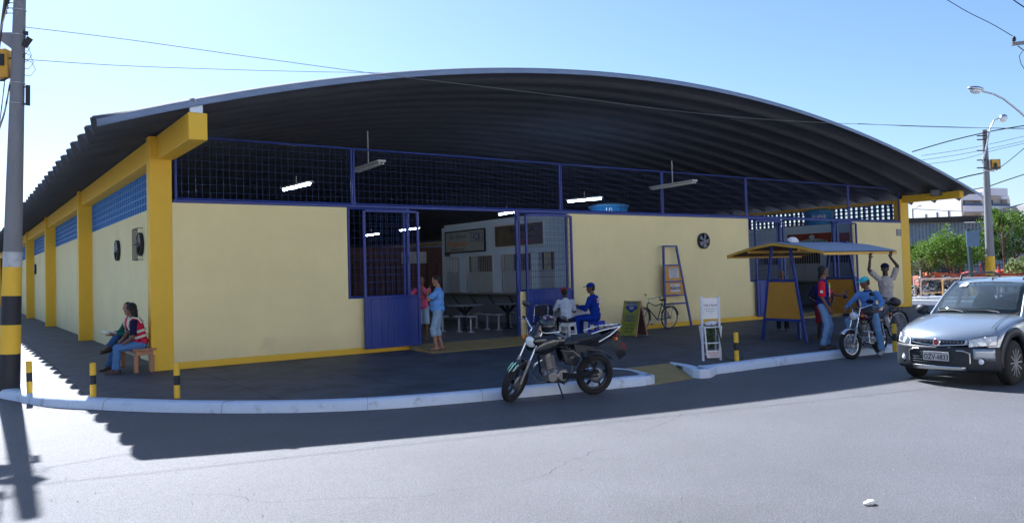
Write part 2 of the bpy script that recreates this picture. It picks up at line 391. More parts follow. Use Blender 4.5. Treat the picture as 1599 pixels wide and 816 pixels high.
m_crack = mat('road_crack',(0.045,0.045,0.048),0.95,0.2,10); m_patch2 = mat('asphalt_patch',(0.120,0.120,0.126),0.7,0.2,3,0.8,120)
random.seed(5); m = MB()
for (x,y,a,L_) in ((-1.5,-9.5,-.25,5),(3.0,-10.2,.1,7),(9,-9.3,-.1,6),(12,-10.5,.05,7)):
    p = V((x,y,ROAD+0.004)); pts = [p.copy()]; d = a
    for i in range(int(L_/.12)):
        d += random.gauss(0,.28)-(d-a)*.15; p = p+V((math.cos(d),math.sin(d),0))*.12; pts.append(p.copy())
    for q, r in zip(pts, pts[1:]):
        e = (r-q).normalized(); n_ = V((-e.y,e.x,0))*random.uniform(.0008,.0022); m.quad(q-n_, r-n_, r+n_, q+n_)
struct(m.build('road_cracks', m_crack))
random.seed(8); m = MB()
for i in range(900):
    if i < 550:
        P_ = KLd if random.random() < .6 else KRd; k = random.randrange(len(P_)-1)
        if P_[k].y > 6 or P_[k].x > 16: continue
        p = P_[k]-normal2(P_,k)*(.03+abs(random.gauss(0,.16)))
    else: p = V((random.uniform(-2.5,9),random.uniform(-14,-7.5),0))
    s_ = random.uniform(.004,.012)*(1.3 if i < 550 else .9); z = ROAD+.006; c = V((p.x,p.y,z)); a = random.uniform(0,3)
    e = V((math.cos(a),math.sin(a),0))*s_; f_ = V((-math.sin(a),math.cos(a),0))*s_*.7
    m.add([c-e,c+f_,c+e,c-f_,c+V((0,0,s_*.7))],[(0,1,4),(1,2,4),(2,3,4),(3,0,4)])
struct(m.build('grit', mat('grit_stone',(0.34,0.31,0.27),0.9,0.4,30)), 'stuff', 'loose grit and crumbs of stone in the gutter and on the road')
# ================================================================== the market hall
hall = thing('market_hall', 'long market hall with cream and yellow walls under a dark corrugated vault roof', 'building', (0,0,0))
WX1, BY = 28.05, 11.14
def ztop(x):
    t = x-14; return 7.4518e-7*t**4+8.3453e-5*t**3-0.0102155*t*t-0.0237492*t+6.796
def wallpart(x0, x1, y0, y1, z0, z1, name='wall', mt=m_cream): m = MB(); m.box(x0,x1,y0,y1,z0,z1); return m.build(name, mt, hall)
TH = 0.15
def add_base_dirt(mt, z0, z1, col, amt):
    n = mt.node_tree; b = n.nodes['Principled BSDF']; src = b.inputs['Base Color'].links[0].from_socket
    tc = n.nodes.new('ShaderNodeTexCoord'); sp = n.nodes.new('ShaderNodeSeparateXYZ'); n.links.new(tc.outputs['Object'], sp.inputs[0])
    nz = n.nodes.new('ShaderNodeTexNoise'); nz.inputs['Scale'].default_value = 2.2; nz.inputs['Detail'].default_value = 8; nz.inputs['Roughness'].default_value = .7
    mp = n.nodes.new('ShaderNodeMapping'); mp.inputs['Scale'].default_value = (1.6,1.6,.5); n.links.new(tc.outputs['Object'], mp.inputs[0]); n.links.new(mp.outputs[0], nz.inputs[0])
    mr = n.nodes.new('ShaderNodeMapRange'); mr.inputs[1].default_value = z1; mr.inputs[2].default_value = z0; n.links.new(sp.outputs[2], mr.inputs[0])
    mm = n.nodes.new('ShaderNodeMath'); mm.operation = 'MULTIPLY'; n.links.new(mr.outputs[0], mm.inputs[0]); n.links.new(nz.outputs[0], mm.inputs[1])
    m2 = n.nodes.new('ShaderNodeMath'); m2.operation = 'MULTIPLY'; m2.inputs[1].default_value = amt; m2.use_clamp = True; n.links.new(mm.outputs[0], m2.inputs[0])
    mx = n.nodes.new('ShaderNodeMix'); mx.data_type = 'RGBA'; n.links.new(m2.outputs[0], mx.inputs[0]); n.links.new(src, mx.inputs[6]); mx.inputs[7].default_value = (*col,1); n.links.new(mx.outputs[2], b.inputs['Base Color'])
add_base_dirt(m_cream, 0.0, 0.6, (0.55,0.45,0.28), 0.6)
# front walls (each with its low piece behind the open gate leaf)
m = MB(); m.box(0.42,4.20,0.01,TH,0,3.375); m.box(4.20,5.72,0.012,TH,0,1.27); m.build('wall', m_cream, hall)['label'] = 'plain cream front wall between the corner column and the left gate'
m = MB(); m.box(10.75,18.5,0.01,TH,0,3.375); m.box(9.06,10.75,0.012,TH,0,1.27); m.box(18.5,20.15,0.012,TH,0,1.27); m.build('wall', m_cream, hall)['label'] = 'cream front wall between the two gates'
m = MB(); m.box(24.63,WX1,0.01,TH,0,3.375); m.box(23.42,24.63,0.012,TH,0,1.27); m.build('wall', m_cream, hall)['label'] = 'cream front wall at the right end'
for x0, x1 in ((0.42,5.74),(9.04,20.17),(23.40,WX1)):
    m = MB(); m.box(x0,x1,0.004,TH-0.02,0,0.14); m.build('painted_plinth', m_yellow, hall, bevel=0.006)
# side walls
NB = 6
for k in range(NB):
    y0, y1 = k*BY+0.3, (k+1)*BY
    m = MB(); m.box(0.38,0.50,y0,y1,0,3.40); m.build('side_wall', m_cream, hall)
    m = MB(); m.box(28.25,28.38,y0,y1,0,3.55); m.build('side_wall', m_cream, hall)
m = MB(); m.box(0.2,28.5,NB*BY,NB*BY+0.15,0,4.6); m.build('back_wall', m_cream, hall)
for k in range(NB+1):
    y = k*BY
    m = MB(); m.box(0.0,0.42,y,y+0.30,0,4.70); m.build('column', m_yellow, hall, bevel=0.008)
    m = MB(); m.box(WX1,28.66,y,y+0.30,0,4.35); m.build('column', m_yellow, hall, bevel=0.008)
for k in range(NB):
    y0, y1 = k*BY+0.3, (k+1)*BY
    m = MB(); m.box(0.09,0.46,y0,y1,4.25,4.70); m.build('beam', m_yellow, hall, bevel=0.006)
    m = MB(); m.box(28.15,28.5,y0,y1,4.20,4.33); m.build('beam', m_yellow, hall, bevel=0.006)
m = MB(); m.box(0.15,0.47,-2.62,-0.003,4.24,4.72); m.build('cantilever_beam', m_yellow, hall, bevel=0.01)
o = MB(); o.bar((0.3,-2.50,4.72),(0.3,-2.50,4.90),0.10,0.22); o.bar((0.3,-2.50,4.90),(0.22,-2.55,4.98),0.10,0.02); o.build('roof_bracket', m_steel, hall)
m = MB(); m.box(28.2,28.52,-2.25,-0.003,4.20,4.47); m.build('cantilever_beam', m_yellow, hall)
# ventilation block panels: real openings
def vents(x0, x1, y0, y1, z0, z1, py, rows, hole_y, hole_z, mt):
    m = MB(); n_ = int((y1-y0)/py); py = (y1-y0)/n_; pz = (z1-z0)/rows
    for r in range(rows+1):
        zc = z0+r*pz; h = (pz-hole_z)/2
        m.box(x0, x1, y0, y1, max(z0, zc-h), min(z1, zc+h))
    for c in range(n_+1):
        yc = y0+c*py; h = (py-hole_y)/2
        for r in range(rows):
            a = z0+r*pz+(pz-hole_z)/2; m.box(x0+0.004, x1-0.004, max(y0, yc-h), min(y1, yc+h), a, a+hole_z)
    return m.build('vent_block_panel', mt, hall)
for k in range(NB):
    vents(0.385, 0.425, k*BY+0.3, (k+1)*BY, 3.40, 4.25, 0.30, 5, 0.20, 0.125, m_bluev)
    vents(28.27, 28.36, k*BY+0.3, (k+1)*BY, 3.55, 4.20, 0.235, 4, 0.135, 0.11, m_blue)
# roof: vault of deep channel sheets
YF, YB, PIT, AMP = -2.53, 66.9, 0.955, 0.12
m = MB(); m.s = True
xs = [-1.17+(29.30+1.17)*i/56 for i in range(57)]
npit = int((YB-YF)/PIT); prof = []
for k in range(npit):
    for j in range(14):
        t = (j/14+0.14) % 1.0; prof.append((YF+(k+j/14)*PIT, 2*AMP*abs(math.sin(math.pi*t))**0.62-2*AMP+0.008*(1 if (j//2) % 2 else -1)))
ny = len(prof)
vs = []
for x in xs:
    e = 0.012*math.sin(x*1.9)
    for y, dz in prof:
        ex = (dz+2*AMP)*0.5+0.015*math.sin(y*2.3); vs.append((x-ex if x == xs[0] else (x+ex*0.2 if x == xs[-1] else x), y, ztop(x)+dz))
m.add(vs, [(i*ny+j, (i+1)*ny+j, (i+1)*ny+j+1, i*ny+j+1) for i in range(len(xs)-1) for j in range(ny-1)])
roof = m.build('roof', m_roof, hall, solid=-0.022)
m = MB(); m.s = True; N_ = 56; vs = []
for i in range(N_+1):
    x = xs[i]-(0.10 if i == 0 else 0); zt_ = ztop(x)-0.055; vs += [(x,YF+0.03,zt_+0.012),(x,YF-0.012,zt_+0.008),(x,YF-0.02,zt_-0.075),(x,YF-0.045,zt_-0.118),(x,YF-0.075,zt_-0.121)]
m.add(vs, [(i*5+j,(i+1)*5+j,(i+1)*5+j+1,i*5+j+1) for i in range(N_) for j in range(4)]); m.build('front_flashing', mat('galvanised_flashing',(0.34,0.38,0.46),0.4,0.1,3,metal=.3), hall, solid=0.004)
# floor inside
m_floor = mat('polished_dark_floor', (0.16,0.16,0.17), 0.35, 0.15, 1.5)
m = MB(); m.box(0.5,28.25,TH,NB*BY,-0.05,0.10); m.box(5.74,9.04,0.0,TH,-0.05,0.10); m.box(20.17,23.40,0.0,TH,-0.05,0.10); m.build('floor', m_floor, hall)
# ---- blue steelwork: rail, upper mesh frames, gate posts
m = MB()
m.box(0.44,WX1,-0.012,0.06,3.378,3.44); m.build('top_rail', m_blue, hall, bevel=0.006)
POSTX = [0.47,4.37,10.53,14.5,18.46,24.43,28.03]
for a, b_ in zip(POSTX, POSTX[1:]):
    f = MB(); z0, z1 = 3.444, 4.745
    f.tube([(a+.03,0.03,z0+.02),(b_-.03,0.03,z0+.02)],0.022,6); f.tube([(a+.03,0.03,z1),(b_-.03,0.03,z1)],0.024,6)
    f.tube([(a+.03,0.03,z0),(a+.03,0.03,z1)],0.028,6); f.tube([(b_-.03,0.03,z0),(b_-.03,0.03,z1)],0.028,6)
    fr = f.build('mesh_frame', m_blue, hall)
    g = MB(); n_ = round((b_-a)/0.140)
    for i in range(1, n_):
        x = a+(b_-a)*i/n_+0.006*math.sin(i*2.7); g.tube([(x,0.03,z0),(x+0.01*math.sin(i*1.3),0.036+0.008*math.sin(i),(z0+z1)/2),(x,0.03,z1)],0.0032,4,caps=False)
    for j in range(1, 8):
        z = z0+(z1-z0)*j/8; g.tube([(a+(b_-a)*t/10,0.034+0.006*math.sin(t*3+j),z+0.006*math.sin(t*2.1+j)) for t in range(11)],0.0032,4,caps=False)
    g.build('wire_mesh', m_wire, fr)
def gate_frame_mesh(x0, x1, z0, z1, y, parent, px=0.14, pz=0.165, r=0.0032):
    g = MB(); n_ = max(1, round((x1-x0)/px)); k_ = max(1, round((z1-z0)/pz))
    for i in range(1, n_): g.tube([(x0+(x1-x0)*i/n_,y,z0),(x0+(x1-x0)*i/n_,y,z1)], r, 4, caps=False)
    for j in range(1, k_): g.tube([(x0,y+0.006,z0+(z1-z0)*j/k_),(x1,y+0.006,z0+(z1-z0)*j/k_)], r, 4, caps=False)
    return g.build('wire_mesh', m_wire, parent)
def side_light(x0, x1):        # fixed mesh beside a gate above the low wall
    f = MB(); y = 0.05
    for a, b_ in (((x0,y,1.30),(x1,y,1.30)),((x0,y,3.36),(x1,y,3.36)),((x0,y,1.27),(x0,y,3.375)),((x1,y,1.27),(x1,y,3.375))): f.tube([a,b_],0.03,6)
    o = f.build('fixed_grille', m_blue, hall); gate_frame_mesh(x0,x1,1.3,3.36,y,o); return o
side_light(4.25,5.68); side_light(9.10,10.70); side_light(18.55,20.1); side_light(23.46,24.58)
for x in (5.77,9.01,20.2,23.37):
    m = MB(); m.bar((x,0.04,0.0),(x,0.04,3.40),0.075,0.075)
    for z in (3.15,2.1,1.2): m.bar((x,-0.02,z),(x,-0.02,z+0.14),0.03,0.05)
    m.build('gate_post', m_blue, hall, bevel=0.006)
def leaf(x0, x1, y, name='gate_leaf'):
    f = MB(); z0, z1, zm = 0.10, 3.30, 1.28
    for a, b_ in (((x0,y,z0),(x0,y,z1)),((x1,y,z0),(x1,y,z1))): f.bar(a,b_,0.06,0.06)
    for z in (z0+.03, zm, z1): f.bar((x0+.03,y,z),(x1-.03,y,z),0.055,0.055)
    o = f.build(name, m_blue, hall, bevel=0.006)
    gate_frame_mesh(x0,x1,zm+.03,z1-.03,y,o)
    s_ = MB(); pts = []; x = x0+0.03; k = 0          # folded sheet: flats with narrow ribs
    while x < x1-0.03:
        pts.append((x, 0.0)); 
        if x+0.22 < x1-0.03: pts += [(x+0.10,0.0),(x+0.115,-0.018),(x+0.145,-0.018),(x+0.16,0.0)]
        x += 0.16 if k % 3 else 0.26
        k += 1
    pts.append((x1-0.03,0.0)); vs = []
    for px, py in pts: vs += [(px,y+py,z0+.05),(px,y+py,zm-.02)]
    s_.add(vs, [(2*i,2*i+2,2*i+3,2*i+1) for i in range(len(pts)-1)]); s_.build('ribbed_sheet', m_blue, o, solid=0.004)
    return o
leaf(4.57,5.97,-0.10)['label'] = 'gate leaf folded open left of the left entrance'
leaf(9.22,10.76,-0.10)['label'] = 'gate leaf folded open right of the left entrance'
leaf(18.72,20.22,-0.10); leaf(23.42,24.66,-0.10)
# exhaust fans set in the walls
def fan(c, ax, r=0.26, cage=False):
    c = V(c); ax = V(ax); x, y = frame(ax); m = MB()
    m.lathe(c-ax*0.02, ax, [(0,r*0.92),(0.0,r),(0.07,r*1.02),(0.09,r),(0.09,r*0.90),(0.02,r*0.88)], 28)
    o = m.build('exhaust_fan', m_black, hall); b_ = MB(); b_.cyl(c+ax*0.03, c+ax*0.09, r*0.22)
    for k in range(5):
        t = 2*math.pi*k/5; d = x*math.cos(t)+y*math.sin(t); e = ax.cross(d)
        b_.add([c+d*r*.2-e*.03+ax*.05, c+d*r*.85-e*.09+ax*.04, c+d*r*.85+e*.07+ax*.075, c+d*r*.2+e*.03+ax*.07],[(0,1,2,3)])
    b_.build('fan_blades', m_alu if False else mat('grey_blades',(0.22,0.23,0.25),0.4,0.1,8), o, solid=0.004)
    if cage:
        g = MB(); h = V((0,0,1)); s_ = ax.cross(h)
        for k in range(6): g.tube([c+ax*.14+s_*(k/5-.5)*.62+h*.36, c+ax*.14+s_*(k/5-.5)*.62-h*.36],0.008,5)
        for q in (-.36,0,.36): g.tube([c+ax*.02-s_*.31+h*q, c+ax*.14-s_*.31+h*q, c+ax*.14+s_*.31+h*q, c+ax*.02+s_*.31+h*q],0.008,5)
        g.build('guard_cage', m_black, o)
fan((16.24,0.0,2.63),(0,-1,0),0.25)
fan((0.37,6.15,2.64),(-1,0,0),0.27); fan((0.37,2.98,2.66),(-1,0,0),0.27,True); fan((0.37,32.2,2.65),(-1,0,0),0.27)
# little grey number plate high on the right wall and flood light under the right beam
m = MB(); m.box(27.68,28.0,-0.012,0.008,2.86,3.12); o = m.build('street_plate', mat('plate_grey',(0.20,0.22,0.28),0.5,0.1,8), hall)
t = MB(); t.text('RUA', (27.84,-0.012,3.03),(1,0,0),(0,0,1),0.09); t.text('A 34', (27.84,-0.012,2.93),(1,0,0),(0,0,1),0.09); t.build('plate_lettering', m_white, o)
m = MB(); m.box(28.06,28.19,-1.62,-1.22,4.34,4.60); o = m.build('flood_light', mat('flood_housing',(0.16,0.15,0.13),0.5), hall, bevel=0.01)
m = MB(); m.quad((28.055,-1.58,4.37),(28.055,-1.26,4.37),(28.055,-1.26,4.57),(28.055,-1.58,4.57)); m.build('lens', m_alu, o)
# yellow poster panel low on the far side wall
m = MB()
for j in range(4): m.box(0.35,0.378,35.5,38.2,1.3+j*0.5,1.62+j*0.5)
m.build('painted_sign_band', m_yellow, hall)

# ================================================================== tube lights hung inside the hall
m_tube = mat('lit_fluorescent_tube', (1,1,1), 0.4, 0.0, emit=(0.80,0.90,1.0), es=22.0)
m_fix = mat('lamp_housing', (0.62,0.61,0.58), 0.5, 0.06, 5)
def tube_light(a, b_, lit, rod, label):
    a = V(a); b_ = V(b_); c = (a+b_)/2
    t = thing('tube_light', label, 'ceiling light', tuple(c), 0, 'strip lights hanging in the hall')
    m = MB(); m.bar(a-c+V((0,0,.06)), b_-c+V((0,0,.06)), 0.20, 0.05); m.build('housing', m_fix, t, bevel=0.01)
    d = (b_-a).normalized(); e = V((0,0,1)).cross(d)
    for s in ((0,) if lit else (-.05,.05)):
        m = MB(); m.cyl(a-c+d*.03+e*s, b_-c-d*.03+e*s, 0.026 if lit else 0.018, n=8); m.build('tube', m_tube if lit else m_white, t)
    m = MB(); m.tube([(0,0,.08),(0,0,rod)],0.012,5); m.build('hanging_rod', m_fix, t)
TL = [((443,297),(485,287),4.2,True,0.3,'lit strip light seen through the wire mesh at the far left of the hall front'),
      ((570,368),(592,365),4.2,True,0.3,'lit strip light seen through the left half of the open blue gate leaf'),
      ((625,360),(655,356),4.2,True,0.3,'lit strip light crossing the right edge of the left gate leaf'),
      ((780,335),(803,331),4.2,True,0.3,'lit strip light above the left entrance by its right post'),
      ((887,315),(940,310),4.2,True,0.3,'lit strip light beside the blue water tank'),
      ((1018,296),(1086,285),4.2,False,0.75,'unlit strip light hanging on a rod above the middle wall'),
      ((556,269),(597,255),4.4,False,0.9,'unlit strip light hanging on a rod above the left gate')]
for a, b_, z, lit, rod, lab in TL:
    A, B_ = G(*a, z), G(*b_, z); c = (A+B_)/2; pass; tube_light(A, B_, lit, rod, lab)

# ================================================================== stalls inside
m_booth = mat('stall_white', (0.70,0.82,0.99), 0.7, 0.06, 1.5)
m_boothg = mat('stall_grey_front', (0.22,0.24,0.27), 0.6, 0.15, 2)
m_panelw = mat('roller_panel', (0.50,0.53,0.57), 0.5, 0.06, 3)
m_inkb = mat('sign_ink_blue', (0.03,0.05,0.25), 0.5, 0); m_inko = mat('sign_ink_orange', (0.75,0.22,0.03), 0.5, 0); m_inkk = mat('sign_ink_black', (0.02,0.02,0.025), 0.5, 0)
m_inkr = mat('sign_ink_red', (0.55,0.04,0.03), 0.5, 0)
def stall(x, y0, y1, zt, label, wins, door=None):
    t = thing('snack_stall', label, 'market stall', (x, y0, 0.10)); L_ = y1-y0
    # wall with openings (local: +y away, face at x=0 looking to -x)
    m = MB(); zs = zt-0.1; m.m = 0; cuts = sorted(wins); y = 0
    for a, b_ in cuts:
        if a > y: m.box(0,0.12,y,a,0,zs)
        m.box(0.001,0.119,a,b_,0,0.98); m.box(0.001,0.119,a,b_,2.30,zs); y = b_
    if y < L_: m.box(0,0.12,y,L_,0,zs)
    m.box(0.12,3.6,0,0.1,0,zs); m.box(0.12,3.6,L_-0.1,L_,0,zs)
    m.build('wall', m_booth, t)
    m = MB(); m.box(-0.02,-0.002,0,L_,0,0.95); m.build('counter_front', m_boothg, t)
    m = MB(); m.box(-0.32,0.12,0.02,L_-0.02,0.96,1.01); m.build('counter_top', m_alu, t, bevel=0.006)
    for k in range(int(L_/1.2)+1):
        q = 0.3+k*1.2
        if q < L_: m = MB(); m.bar((-0.02,q,0.6),(-0.28,q,0.94),0.03,0.03); m.build('counter_bracket', m_black, t)
    for a, b_ in cuts:
        f = MB(); f.box(-0.01,0.03,a-.04,a,0.99,2.34); f.box(-0.01,0.03,b_,b_+.04,0.99,2.34); f.box(-0.01,0.03,a,b_,2.30,2.34)
        w_ = f.build('window', m_white, t)
        p = MB(); p.box(0.05,0.07,a,(a+b_)/2-.01,1.02,1.75); p.box(0.05,0.07,(a+b_)/2+.01,b_,1.02,1.75); p.build('shutter_panel', m_panelw, w_)
        q = MB(); k = int((b_-a)/0.11)
        for i in range(1, k): q.cyl((0.04,a+(b_-a)*i/k,1.75),(0.04,a+(b_-a)*i/k,2.3),0.009,n=5)
        q.build('window_bars', m_alu, w_)
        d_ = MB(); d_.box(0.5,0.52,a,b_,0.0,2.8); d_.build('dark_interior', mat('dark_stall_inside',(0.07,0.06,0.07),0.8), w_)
    return t
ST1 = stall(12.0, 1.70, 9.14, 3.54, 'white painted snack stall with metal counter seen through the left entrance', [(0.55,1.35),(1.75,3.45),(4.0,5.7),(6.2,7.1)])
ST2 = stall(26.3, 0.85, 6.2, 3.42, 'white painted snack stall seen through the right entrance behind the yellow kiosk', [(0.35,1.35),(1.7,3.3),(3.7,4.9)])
def board(parent, name, x, ya, yb, za, zb, face, border, w_=0.05, label=None):
    m = MB(); m.box(-0.06+x, -0.02+x, ya, yb, za, zb); m.build('board', face, parent) if False else None
    o = m.build(name, face, parent)
    f = MB(); e = 0.012
    f.box(x-.07,x-.015,ya-w_,yb+w_,zb,zb+w_); f.box(x-.07,x-.015,ya-w_,yb+w_,za-w_,za); f.box(x-.07,x-.015,ya-w_,ya,za,zb); f.box(x-.07,x-.015,yb,yb+w_,za,zb)
    f.build('sign_frame', border, o)
    if label: o['label'] = label
    return o
m_sgnp = mat('pale_sign_face', (0.42,0.44,0.42), 0.6, 0.15, 3); m_sgnd = mat('dark_sign_face', (0.16,0.13,0.09), 0.6, 0.4, 2)
o = board(ST1, 'sign_board', 0, 6.11-1.70, 8.75-1.70, 2.50, 3.22, m_sgnp, m_black, label='pale advertising sign with blue and orange lettering')
Y_ = V((0,-1,0)); Z_ = V((0,0,1)); x_ = -0.062
t = MB(); t.text('Box Emanuel', (x_,6.15,3.05), Y_, Z_, 0.22, italic=0.25); t.text('ICB', (x_,4.88,2.98), Y_, Z_, 0.30, bold=0.01, sx=1.1); t.build('sign_lettering', m_inkb, o)
t = MB(); t.text('Hugoneco', (x_,6.15,2.80), Y_, Z_, 0.27, bold=0.012, sx=1.25); t.build('sign_lettering', m_inko, o)
t = MB(); t.text('Bebidas e lanches', (x_,6.2,2.59), Y_, Z_, 0.13); t.build('sign_lettering', m_inkk, o)
f = MB(); f.bar((x_,5.26,2.84),(x_,5.26,3.14),0.02,0.02); f.bar((x_,4.52,2.84),(x_,4.52,3.14),0.02,0.02); f.bar((x_,5.26,3.14),(x_,4.52,3.14),0.02,0.02); f.bar((x_,5.26,2.84),(x_,4.52,2.84),0.02,0.02); f.build('logo_border', m_inkb, o)
o = board(ST1, 'sign_board', 0, 2.72-1.70, 5.43-1.70, 2.57, 3.26, m_sgnd, m_white, label='dark menu sign with black capital lettering in a white frame')
t = MB(); t.text('BARRACA', (x_,2.15,3.08), Y_, Z_, 0.27, bold=0.01, sx=1.1); t.text('Peixe e carne', (x_,1.95,2.86), Y_, Z_, 0.16); t.build('sign_lettering', m_inkk, o)
t = MB(); t.text('Refeicoes e bebidas', (x_,2.0,2.70), Y_, Z_, 0.13); t.build('sign_lettering', m_inkr, o)
m = MB(); m.box(-0.03,0.0,8.55-1.7,8.9-1.7,2.36,2.52); m.build('small_notice', mat('notice_brown',(0.2,0.13,0.09),0.6), ST1)
o = board(ST2, 'sign_board', 0, 1.95-0.85, 4.05-0.85, 2.25, 3.0, mat('red_sign_face',(0.33,0.06,0.035),0.5,0.5,1.2), m_white, 0.03, label='red restaurant sign with a pale name banner and chef hat')
f = MB(); pts = [(-0.075, 1.0+0.3+0.17*i, 2.44+0.10*math.sin(math.pi*i/8)) for i in range(9)]
f.add([V(p)+V((0,0,s)) for p in pts for s in (0,0.24)], [(2*i,2*i+1,2*i+3,2*i+2) for i in range(8)]); ban = f.build('name_banner', mat('banner_teal',(0.42,0.50,0.52),0.5), o)
t = MB(); t.text('RESTAURANTE', (-0.08,1.98,2.62), Y_, Z_, 0.19, bold=0.01, sx=1.0); t.build('sign_lettering', m_inkk, ban)
f = MB(); f.ell((-0.08,2.0,2.88),0.01,0.10,0.06); f.ell((-0.08,1.92,2.86),0.01,0.06,0.05); f.ell((-0.08,2.08,2.86),0.01,0.06,0.05); f.box(-0.085,-0.072,1.92,2.08,2.74,2.86); f.build('chef_hat', mat('hat_pale',(0.6,0.66,0.68),0.5), o)
m = MB(); m.box(-0.05,-0.01,0.25,0.75,2.1,2.95); m.build('red_banner', mat('red_sign_face',(0.33,0.06,0.035)), ST2)
# brown stall deeper in the hall
bs = thing('closed_stall', 'closed brown shuttered stall in the dark behind the left gate leaf', 'market stall', (6.0,13.5,0.10))
m = MB(); m.box(0,9.0,0,3,0,2.9); m.build('wall', mat('brown_stall',(0.10,0.045,0.04),0.7,0.2,2), bs)
m = MB(); 
for k in range(18): m.bar((0.25+k*0.5,-0.02,0.2),(0.25+k*0.5,-0.02,2.2),0.04,0.03)
m.build('shutter_ribs', m_black, bs)
m = MB(); m.box(6.5,7.7,-0.05,-0.01,2.2,2.7); m.build('sign_board', m_sgnp, bs)
# water tanks on the stall roofs
m_tank = mat('blue_water_tank', (0.05,0.22,0.50), 0.45, 0.08, 4)
m_tanklid = mat('tank_lid', (0.10,0.22,0.36), 0.5, 0.05, 3)
def tank(loc, r, h, label, txt, sz):
    t = thing('water_tank', label, 'water tank', loc)
    m = MB(); m.lathe((0,0,0),(0,0,1),[(0,r*.86),(h*.5,r*.93),(h*.9,r),(h*.93,r*1.04),(h,r*1.04)],28); m.build('tank_body', m_tank, t)
    m = MB(); m.lathe((0,0,h),(0,0,1),[(0,r*1.06),(.04,r*1.06),(.12,r*.6),(.15,r*.2)],28); m.build('lid', m_tanklid, t)
    f = MB(); d = V((CPOS.x-loc[0], CPOS.y-loc[1], 0)).normalized(); s = V((-d.y,d.x,0)); f.text(txt, d*(r*1.03)+V((0,0,h*.62)), s, Z_, sz, depth=0.02); f.build('lettering', m_white, t)
p = AY(951,333,5.0); tank((p.x,5.0,3.64),0.72,0.50,'blue plastic water tank with a lid seen over the middle wall through the mesh','10',0.28)
p = AX(1283,345,27.4); tank((27.6,3.4,3.45),0.62,0.62,'large blue water tank with white lettering on top of the right hand stall','ANNE',0.22)
# shelf of slab the left tank rests on
m = MB(); m.box(0.12,6.5,0.0,7.44,3.44,3.54); m.build('stall_roof_slab', m_booth, ST1)
m = MB(); m.box(0.12,1.9,0.0,5.35,3.32,3.35); m.build('stall_roof_slab', m_booth, ST2)
# fixed stools and tables between the stalls
m_stool = mat('stool_grey', (0.45,0.47,0.50), 0.45, 0.1, 6)
first = None
spots = [(8.6,3.35),(8.85,2.82),(8.94,2.32),(9.8,3.99),(10.01,3.69),(9.92,2.95),(9.99,2.43),(10.8,3.0)]
names = ['stool just right of the blue shirt man','second stool from the blue shirt man','third stool from the blue shirt man, nearest the step','stool behind the third one','back stool beside the black table leg','stool left of the table post','stool right of the table post','farthest right stool by the stall counter']
for (x, y), nm in zip(spots, names):
    if first is None:
        o = first = thing('fixed_stool', '', 'stool', (x,y,0.1), 0, 'fixed stools inside the left entrance')
        m = MB(); m.lathe((0,0,0.43),(0,0,1),[(0,.16),(.01,.18),(.035,.18),(.04,.16)],20); m.build('seat', m_stool, o)
        m = MB(); m.lathe((0,0,0),(0,0,1),[(0,.11),(.02,.11),(.03,.035),(.43,.03)],14); m.build('post', m_stool, o)
    else: o = copy_tree(first); o.location = (x,y,0.1)
    o['label'] = 'round grey fixed stool, '+nm
def fix_table(x, y, lab, r=0.45):
    t = thing('fixed_table', lab, 'table', (x,y,0.1))
    m = MB(); m.lathe((0,0,0.72),(0,0,1),[(0,r*.95),(.01,r),(.04,r),(.045,r*.95)],28); m.build('tabletop', m_boothg, t)
    m = MB(); m.lathe((0,0,0),(0,0,1),[(0,.16),(.02,.16),(.03,.05),(.72,.045)],14)
    for a in (0,1.57,3.14,4.71): m.bar((0,0,.45),(.3*math.cos(a),.3*math.sin(a),.71),.04,.04)
    m.build('post', m_black, t)
fix_table(9.35,3.3,'dark round table among the fixed stools with a black braced post',0.55); fix_table(10.5,2.7,'small round table right of the fixed stools',0.4)
# ================================================================== people
SKIN = {'tan': mat('skin_tan',(0.36,0.19,0.12),0.55,0.06,8,spec=0.3), 'brown': mat('skin_brown',(0.17,0.085,0.055),0.5,0.06,8,spec=0.35), 'dark': mat('skin_dark',(0.055,0.032,0.025),0.45,0.06,8,spec=0.4)}
m_hair = mat('black_hair',(0.012,0.011,0.011),0.6,0.2,30,0.4,120); m_hairg = mat('grey_hair',(0.16,0.15,0.14),0.7,0.2,30,0.4,120)
m_eye = mat('eye_white',(0.7,0.7,0.68),0.3,0)
def cloth(name, col, var=0.12): return mat(name, col, 0.88, var, 7, 0.55, 26, spec=0.15)
m_jeans = cloth('blue_jeans',(0.10,0.20,0.42),0.25); m_jeansd = cloth('dark_jeans',(0.05,0.11,0.27),0.25); m_jeansl = cloth('washed_jeans',(0.30,0.42,0.55),0.2)
m_shoe = mat('brown_shoe',(0.06,0.04,0.035),0.5,0.1,8); m_shoew = mat('pale_trainer',(0.45,0.42,0.42),0.6,0.2,8); m_flip=mat('flip_flop',(0.10,0.05,0.05),0.6,0.1)
def ik(a, b, l1, l2, hint):
    a = V(a); b = V(b); d = b-a; L = d.length
    if L > (l1+l2)*0.998: b = a+d.normalized()*(l1+l2)*0.998; d = b-a; L = d.length
    x = (l1*l1-l2*l2+L*L)/(2*L); h = math.sqrt(max(0, l1*l1-x*x)); dn = d.normalized()
    q = V(hint); q = (q-dn*q.dot(dn)); q = q.normalized() if q.length > 1e-5 else frame(dn)[0]
    return a+dn*x+q*h, b
